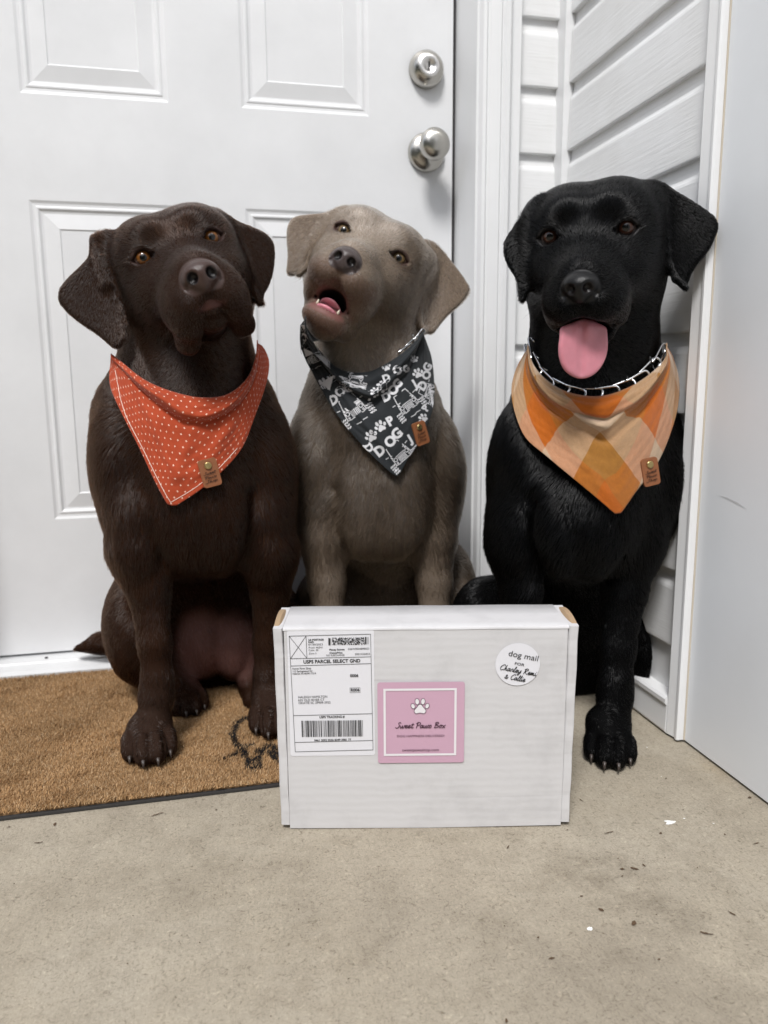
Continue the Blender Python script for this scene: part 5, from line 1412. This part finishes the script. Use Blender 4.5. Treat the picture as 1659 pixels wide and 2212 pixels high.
# --- black printed bandana
M_BLK = plain_cloth('charcoal_cotton', (.020, .023, .026)); M_PRT = plain('white_print', (.62, .62, .64), .7)
top = [(660, 690), (664, 722), (690, 765), (735, 806), (790, 812), (830, 796), (870, 770), (897, 745), (914, 722)]
bl = spline2([(660, 690), (650, 705), (649, 740), (662, 780), (700, 850), (735, 905), (790, 970), (840, 1018), (856, 1030)], 6)
br = spline2([(862, 1028), (885, 985), (915, 935), (935, 880), (937, 820), (930, 765), (914, 722)], 6)
bd2, on2, W2 = bandana('black bandana with white car and lettering print on the grey-brown dog', F_silver, top, bl+br, .0105, M_BLK,
    folds=[(.20, .05, .55, .2, .05, .005), (.55, .2, .95, .05, .06, .006), (.6, .12, .98, .12, .03, -.004), (.4, .4, .6, .85, .05, .002)], neck=.105, roll=.018, fold_t=[(0, .05), (.3, .14), (.55, .22), (.8, .24), (1, .05)], fold_h=.006, hide=.012)
prt = Print()
def jeep(x, y, s, a):
    """front view of an off-road car, drawn in strokes; s = width in survey units, a = tilt"""
    c, sn = math.cos(a), math.sin(a)
    T = lambda p, q: (x+s*(p*c-q*sn), y+s*(p*sn+q*c))
    Ln = lambda pts, w, cl=False: prt.path([T(*p) for p in pts], w*s, cl)
    Ln([(-.30, -.72), (.30, -.72), (.36, -.36), (-.36, -.36)], .035, True)
    prt.poly([T(*p) for p in [(-.40, -.33), (-.40, -.24), (.40, -.24), (.40, -.33)]])
    for i in range(7): Ln([(-.165+i*.055, -.17), (-.165+i*.055, .07)], .03)
    Ln([(-.22, -.22), (.22, -.22)], .03); Ln([(-.22, .11), (.22, .11)], .03)
    for sg in (-1, 1):
        Ln([(sg*(.30+.075*math.cos(h)), -.13+.075*math.sin(h)) for h in np.linspace(0, 6.28, 12, endpoint=False)], .03, True)
        Ln([(sg*(.32+.035*math.cos(h)), .03+.035*math.sin(h)) for h in np.linspace(0, 6.28, 8, endpoint=False)], .025, True)
        Ln([(sg*.40, -.22), (sg*.42, .08), (sg*.25, .12)], .03)
        Ln([(sg*.46, -.40), (sg*.58, -.42)], .03)
        for r_ in range(4):
            for k in range(3): Ln([(sg*(.46+.085*k), -.02+.11*r_), (sg*(.51+.085*k), .02+.11*r_)], .045)
    prt.poly([T(*p) for p in [(-.62, .17), (-.62, .27), (.62, .27), (.62, .17)]]); Ln([(-.56, .31), (.56, .31)], .03)
    Ln([(-.22, .37), (-.05, .40), (.08, .36), (.25, .38)], .03)
def word(s, x, y, size, a, bold=.05, sx=1.0):
    V2, F2 = text2d(s, size, bold=bold*size); c, sn = math.cos(a), math.sin(a)
    prt.add([(p*sx, -q) for p, q in V2], [f_[::-1] for f_ in F2], x, y, a)
def pawp(x, y, s, a): paw_print(prt, x, y, s, a+math.pi, 1.05)
def cp(x, y): return ((x/3.4563+960)*.6636, (y/3.4563+1000)*.6636)
A0 = R_(-34)
for (x, y, s, a) in ((690, 1190, 86, R_(-35)), (1290, 1120, 78, R_(-38)), (1215, 1690, 78, R_(-42)), (215, 600, 66, R_(-22)), (680, 830, 58, R_(14)), (1545, 960, 60, R_(-70))): jeep(*cp(x, y), s*.66, a)
for (s, x, y, size, a) in (('D', 940, 1690, 40, R_(-38)), ('O', 1055, 1590, 40, R_(-40)), ('G', 1135, 1500, 40, R_(-42)), ('P', 1060, 1340, 36, R_(-30)), ('D', 420, 1115, 38, R_(-38)), ('O', 490, 1020, 36, R_(-34)), ('G', 565, 965, 32, R_(-14)),
    ('D', 1000, 1070, 34, R_(-25)), ('O', 1085, 1005, 38, R_(-38)), ('G', 1140, 930, 36, R_(-42)), ('J', 1350, 910, 34, R_(-30)), ('D', 1440, 950, 34, R_(-58)), ('O', 1485, 830, 32, R_(-60)), ('G', 1500, 735, 32, R_(-62)), ('P', 495, 860, 28, R_(-4)), ('J', 830, 1025, 26, R_(-10)),
    ('J', 1300, 1525, 34, R_(-30)), ('P', 1480, 1180, 28, R_(-60)), ('D', 80, 455, 32, R_(-60)), ('O', 105, 395, 30, R_(-60)), ('G', 165, 345, 30, R_(-55)), ('D', 1000, 850, 30, R_(-20)), ('O', 1125, 770, 32, R_(-28)), ('G', 1240, 745, 26, R_(-40)), ('D', 770, 1575, 32, R_(50))): word(s, *cp(x, y), size*.74, a)
for (x, y, s, a) in ((860, 1455, 28, R_(-30)), (965, 1345, 28, R_(-30)), (330, 865, 26, R_(-30)), (415, 815, 22, R_(-35)), (985, 890, 26, R_(-100)), (900, 960, 20, R_(-90)), (1380, 750, 24, R_(-20)), (1440, 1255, 22, R_(-50)), (1030, 680, 20, R_(-20)), (1340, 590, 18, R_(-20)), (90, 215, 22, R_(-40))): pawp(*cp(x, y), s*.82, a)
prt.build('printed_pattern', lambda u, v: on2(u, v, .0011), M_PRT, bd2)
leather_tag(bd2, on2, (905, 936), .022, .034, R_(18), sc=.95)
# --- plaid bandana
top = [(1140, 755), (1150, 795), (1178, 830), (1225, 858), (1290, 868), (1350, 852), (1400, 822), (1436, 785), (1440, 750)]
bl = spline2([(1140, 755), (1118, 790), (1105, 840), (1112, 890), (1135, 945), (1180, 985), (1240, 1035), (1300, 1085), (1328, 1110)], 6)
br = spline2([(1342, 1108), (1375, 1060), (1420, 1000), (1450, 930), (1465, 870), (1466, 820), (1455, 775), (1440, 750)], 6)
PLAID_SHIFT = (0, 0, 0)
bd3, on3, W3 = bandana('orange and cream plaid flannel bandana tied on the black dog', F_black, top, bl+br, .0105, None,
    folds=[(.15, .12, .5, .22, .05, .006), (.5, .22, .88, .10, .05, .006), (.1, .28, .5, .36, .05, -.003), (.5, .36, .9, .24, .05, -.003), (.35, .5, .5, .9, .06, .002)], neck=.125, roll=.022, fold_t=[(0, .06), (.25, .15), (.5, .155), (.75, .16), (1, .06)], fold_h=.007, hide=.045)
# put the crossing of the four bands where the white square ends
vtx = on3(1299, 934, 0); cl = [c for c in bd3.children if c.name.startswith('cloth')][0]
co = np.array([v.co[:] for v in cl.data.vertices]); near = int(np.argmin(((co-np.array(vtx))**2).sum(1)))
uvd = cl.data.uv_layers[0].data; pt = next(uvd[lp.index].uv for lp in cl.data.loops if lp.vertex_index == near)
a45 = R_(45); PLAID_SHIFT = (-(pt[0]*math.cos(a45)-pt[1]*math.sin(a45)), -(pt[0]*math.sin(a45)+pt[1]*math.cos(a45)), 0)
mpl = plaid_cloth()
for c in bd3.children:
    if c.type == 'MESH': c.data.materials.clear(); c.data.materials.append(mpl)
leather_tag(bd3, on3, (1400, 1019), .0235, .035, R_(12))
# ------------------------------------------------------------------ tongues, teeth, collars, litter
def flesh(name, col, rough=.38):
    m, nt, b = new_mat(name); L = nt.links.new
    tc = nd(nt, 'ShaderNodeTexCoord'); nz = nd(nt, 'ShaderNodeTexNoise', i_Scale=260.0, i_Detail=3.0); n2 = nd(nt, 'ShaderNodeTexNoise', i_Scale=35.0, i_Detail=3.0)
    L(tc.outputs['Object'], nz.inputs['Vector']); L(tc.outputs['Object'], n2.inputs['Vector'])
    r = ramp(nt, [(.3, tuple(c*.86 for c in col)), (.7, tuple(min(1, c*1.08) for c in col))]); L(n2.outputs['Fac'], r.inputs[0]); L(r.outputs[0], b.inputs['Base Color'])
    bp = nd(nt, 'ShaderNodeBump', i_Strength=.35, i_Distance=.001); L(nz.outputs['Fac'], bp.inputs['Height']); L(bp.outputs[0], b.inputs['Normal'])
    b.inputs['Roughness'].default_value = rough; b.inputs['Subsurface Weight'].default_value = .25; b.inputs['Subsurface Radius'].default_value = (.006, .002, .002); b.inputs['Subsurface Scale'].default_value = 1.0
    return m
M_TONGUE = flesh('tongue', (.56, .215, .26), .26)
# black dog's tongue hangs over the lower lip
lipw = H_black.w((0, -.085, -.104)); yt = float(lipw[1])
out = conv([(462, 990), (600, 965), (750, 985), (756, 1050), (760, 1130), (745, 1200), (710, 1265), (655, 1312), (590, 1326), (530, 1305), (480, 1260), (455, 1190), (452, 1120), (462, 1060)], 1.9069, 1580, 540)
Ft = Field(np.arange(.34, .52, .0016), np.arange(yt-.04, yt+.06, .0016), np.arange(.44, .62, .0016))
Ft.flap(ear_pts(out, lambda u, v: yt+.004-(v-705)*.00006), .0040, .006)
Ft.cone(P(1258, 712, yt+.006), H_black.w((0, -.045, -.104)), .0105, .012, .012)
Ft.cone(P(1259, 690, yt-.0030), P(1257, 805, yt-.0072), .0034, .0016, .006, 's')
Vt, Qt = Ft.mesh(); big_mesh('tongue', Vt, Qt, M_TONGUE, dog_black, True)
# grey dog's tongue lies in the open mouth
Ft = Field(np.arange(.12, .32, .0016), np.arange(.98, 1.18, .0016), np.arange(.50, .68, .0016)); Hs = Head(Ft, -16.2, -8.5, 27.5, (.2415, 1.129, .6855))
Hs.ell((0, -.050, -.1175), (.0190, .036, .0050), .006, (0, -20, 0)); Hs.ell((0, -.074, -.1215), (.0165, .014, .0050), .006, (0, -18, 0))
Vt, Qt = Ft.mesh(); big_mesh('tongue', Vt, Qt, M_TONGUE, dog_silver, True)
M_TOOTH = plain('tooth', (.62, .56, .44), .3)
for x, y, z, h, r in ((-.0155, -.0755, -.1195, .0075, .0023), (.0155, -.0755, -.1195, .0075, .0023), (-.0045, -.083, -.1215, .0030, .0015), (0, -.0835, -.1215, .0030, .0015), (.0045, -.083, -.1215, .0030, .0015)):
    a = H_silver.w((x, y, z)); b2 = H_silver.w((x*1.02, y-.002, z+h))
    Vc, Fcc = tube([a, (a+b2)/2, b2], [r, r*.8, r*.25], 8); mesh_obj('tooth', Vc, Fcc, M_TOOTH, dog_silver, True)

# prong chain collars: each link a bent wire loop
M_STEEL = plain('chrome_steel', (.72, .73, .75), .16, 1.0)
def wire_link(name, p0, p1, n, w, r, parent, prong=True):
    """wire loop from p0 to p1 lying on the neck (outward normal n), with two blunt prongs bent inwards"""
    p0, p1, n = Vector(p0), Vector(p1), Vector(n).normalized(); d = (p1-p0); L_ = d.length; d.normalize(); s = n.cross(d).normalized()
    pts = []
    for a, b, c in ((0.05, .5, 0), (.12, .5, .1), (.85, .42, .16), (.96, .30, .25), (1.0, 0, .3), (.96, -.30, .25), (.85, -.42, .16), (.12, -.5, .1), (.05, -.5, 0)):
        pts.append(p0+d*(a*L_)+s*(b*w)+n*(c*.012))
    if prong:
        e0, e1 = pts[0], pts[-1]
        pts = [e0+d*.008-n*.007, e0+d*.002-n*.004, e0-d*.002+n*.001]+pts+[e1-d*.002+n*.001, e1+d*.002-n*.004, e1+d*.008-n*.007]
    q = [Vector(x) for x in resample(spline_3(pts), 34)]
    V, Fc = tube(q, r, 7); return mesh_obj(name, V, Fc, M_STEEL, parent, True)
def spline_3(pts, k=5):
    P_ = [np.array(p, float) for p in pts]; out = []; m = len(P_); g_ = lambda i: P_[min(max(i, 0), m-1)]
    for i in range(m-1):
        p0, p1, p2, p3 = g_(i-1), g_(i), g_(i+1), g_(i+2)
        for t in np.linspace(0, 1, k, endpoint=False): out.append(.5*((2*p1)+(-p0+p2)*t+(2*p0-5*p1+4*p2-p3)*t*t+(-p0+3*p1-3*p2+p3)*t**3))
    out.append(P_[-1]); return out
def chain(label, F, path, nlink, w, off):
    q = resample(spline2(path, 8), nlink+1)
    pts = [P(u, v, march(F, u, v, off)) for u, v in q]; pts = np.array(pts)
    root = empty('chain_collar', tuple(pts.mean(0)), label, 'collar')
    for i in range(nlink):
        m = (pts[i]+pts[i+1])/2; n = F.grad(m[None])[0]
        e = (pts[i+1]-pts[i])*.20
        wire_link('link', pts[i]-e, pts[i+1]+e, n+np.array([0, 0, .35 if i % 2 else -.2]), w, .0015, root)
    return root
chain('steel prong chain collar above the plaid bandana of the black dog', F_black, [(1139, 742), (1146, 775), (1166, 808), (1205, 838), (1262, 852), (1325, 846), (1372, 825), (1408, 795), (1430, 752)], 11, .0150, .0075)
chain('bit of steel chain collar under the drooping ear of the grey-brown dog', F_silver, [(868, 764), (886, 748), (900, 732), (910, 716)], 3, .010, .0075)

# dry leaf crumbs, twigs and paint flecks on the concrete
rl = np.random.default_rng(17)
def floor_uv(u, v, z=.0006):
    d = _F+_R*(u-829.5)/CAM_F-_U*(v-1106)/CAM_F; t = (z-CAM_H)/d[2]; return np.array([d[0]*t, d[1]*t, z])
def crumb(V, Fc, c, L_, w, a, h=.0012, k=6):
    n = len(V); ca, sa = math.cos(a), math.sin(a); bend = rl.uniform(-.35, .35)
    up = []; dn = []
    for i in range(k+1):
        t = i/k-.5; x = t*L_; ww = w*(1-(2*abs(t))**2.2)*rl.uniform(.7, 1.1)+w*.12; y0 = bend*L_*(t*t)
        for s_, arr in ((1, up), (-1, dn)):
            y = y0+s_*ww/2; arr.append((c[0]+x*ca-y*sa, c[1]+x*sa+y*ca, c[2]+h*rl.uniform(.3, 1.0)))
    V.extend(up+dn)
    for i in range(k): Fc.append((n+k+1+i, n+k+2+i, n+i+1, n+i))
def cv7(x, y): return ((x/1.8433+1600)*.6636, (y/1.8433+2300)*.6636)
spots = [cv7(*p)+(l, w, a) for p, l, w, a in [((540, 565), 20, 3, 1.9), ((705, 758), 34, 4, .1), ((98, 845), 20, 4, .9), ((785, 977), 14, 7, -.3), ((860, 975), 24, 9, -.6), ((915, 955), 14, 5, 1.8), ((657, 1222), 16, 9, -.8), ((855, 1303), 20, 12, .7), ((1443, 1245), 24, 4, -1.1), ((1550, 548), 14, 10, .3), ((360, 1513), 18, 6, .0), ((1590, 823), 30, 3, .1), ((1015, 763), 10, 7, .4), ((1290, 1365), 34, 6, -.6), ((1400, 770), 8, 5, 1.), ((540, 1140), 9, 6, 0), ((1047, 434), 8, 5, 0), ((785, 1020), 7, 4, 0), ((90, 1890), 14, 6, 1.2), ((1235, 970), 9, 3, .8), ((455, 743), 6, 4, 0), ((1148, 622), 7, 4, 0), ((280, 1390), 8, 5, .5), ((1005, 1520), 8, 5, .2)]]
spots += [((a/1.659)*.6636, (b/1.659+1950)*.6636, l, w, t) for a, b, l, w, t in [(847, 1165, 46, 4, .35), (295, 1218, 18, 8, 1.5), (208, 1318, 24, 5, .0), (1167, 1140, 8, 5, 0), (45, 1233, 14, 4, .1)]]
for i in range(24): spots.append((rl.uniform(20, 1640), rl.uniform(1790, 2200), rl.uniform(2.5, 6), rl.uniform(1.5, 4), rl.uniform(0, 3)))
V = []; Fc = []
for u, v, l, w, a in spots:
    c = floor_uv(u, v); k = .00036; crumb(V, Fc, c, l*k, w*k, a)
lit = mesh_obj('leaf_litter', V, Fc, plain('dry_leaf', (.085, .050, .026), .9)); tag(lit, 'scattered dry leaf crumbs and twigs on the concrete porch', 'litter', kind='stuff')
V = []; Fc = []
for (x, y, l, w, a) in ((1075, 697, 40, 16, .2), (1060, 690, 26, 14, -.3), (590, 1335, 17, 13, .3), (1155, 672, 8, 6, 0), (932, 245, 6, 5, 0), (1332, 702, 6, 5, 0), (1020, 420, 4, 3, 0)): crumb(V, Fc, floor_uv(*cv7(x, y), .0004), l*.00036, w*.00036, a, .0004, 9)
fl = mesh_obj('paint_flecks', V, Fc, plain('white_fleck', (.80, .79, .76), .7)); tag(fl, 'white paint flecks dropped on the concrete at right', 'paint flecks', kind='stuff')

# added unseen treeline behind the viewer: dark band for eye and coat reflections
rt_ = np.random.default_rng(23); n = 26000
th = rt_.uniform(R_(95), R_(445), n); rad_ = rt_.normal(11.5, 1.1, n); hh = rt_.uniform(0, 1, n)**.8*(6.4+1.2*np.sin(th*7)+.8*np.sin(th*17))
keep = (np.sin(th)*rad_ < -1.5); th, rad_, hh = th[keep], rad_[keep], hh[keep]
c = np.c_[np.cos(th)*rad_, np.sin(th)*rad_, hh-.1]; m = len(c); d1 = rt_.normal(size=(m, 3)); d1 /= np.linalg.norm(d1, axis=1, keepdims=True); d2 = np.cross(d1, rt_.normal(size=(m, 3))); d2 /= np.linalg.norm(d2, axis=1, keepdims=True); sz = rt_.uniform(.18, .42, (m, 1))
Vh = np.stack([c-d1*sz, c+d2*sz*.7, c+d1*sz, c-d2*sz*.7], 1).reshape(-1, 3); Qh = np.arange(4*m).reshape(-1, 4)
hd = big_mesh('added_trees', Vh, Qh, plain('added_tree_leaves', (.045, .065, .03), .7), None, False); tag(hd, 'added line of leafy trees and hedge, out of view, darkening reflections in eyes and coats', 'trees', kind='stuff')
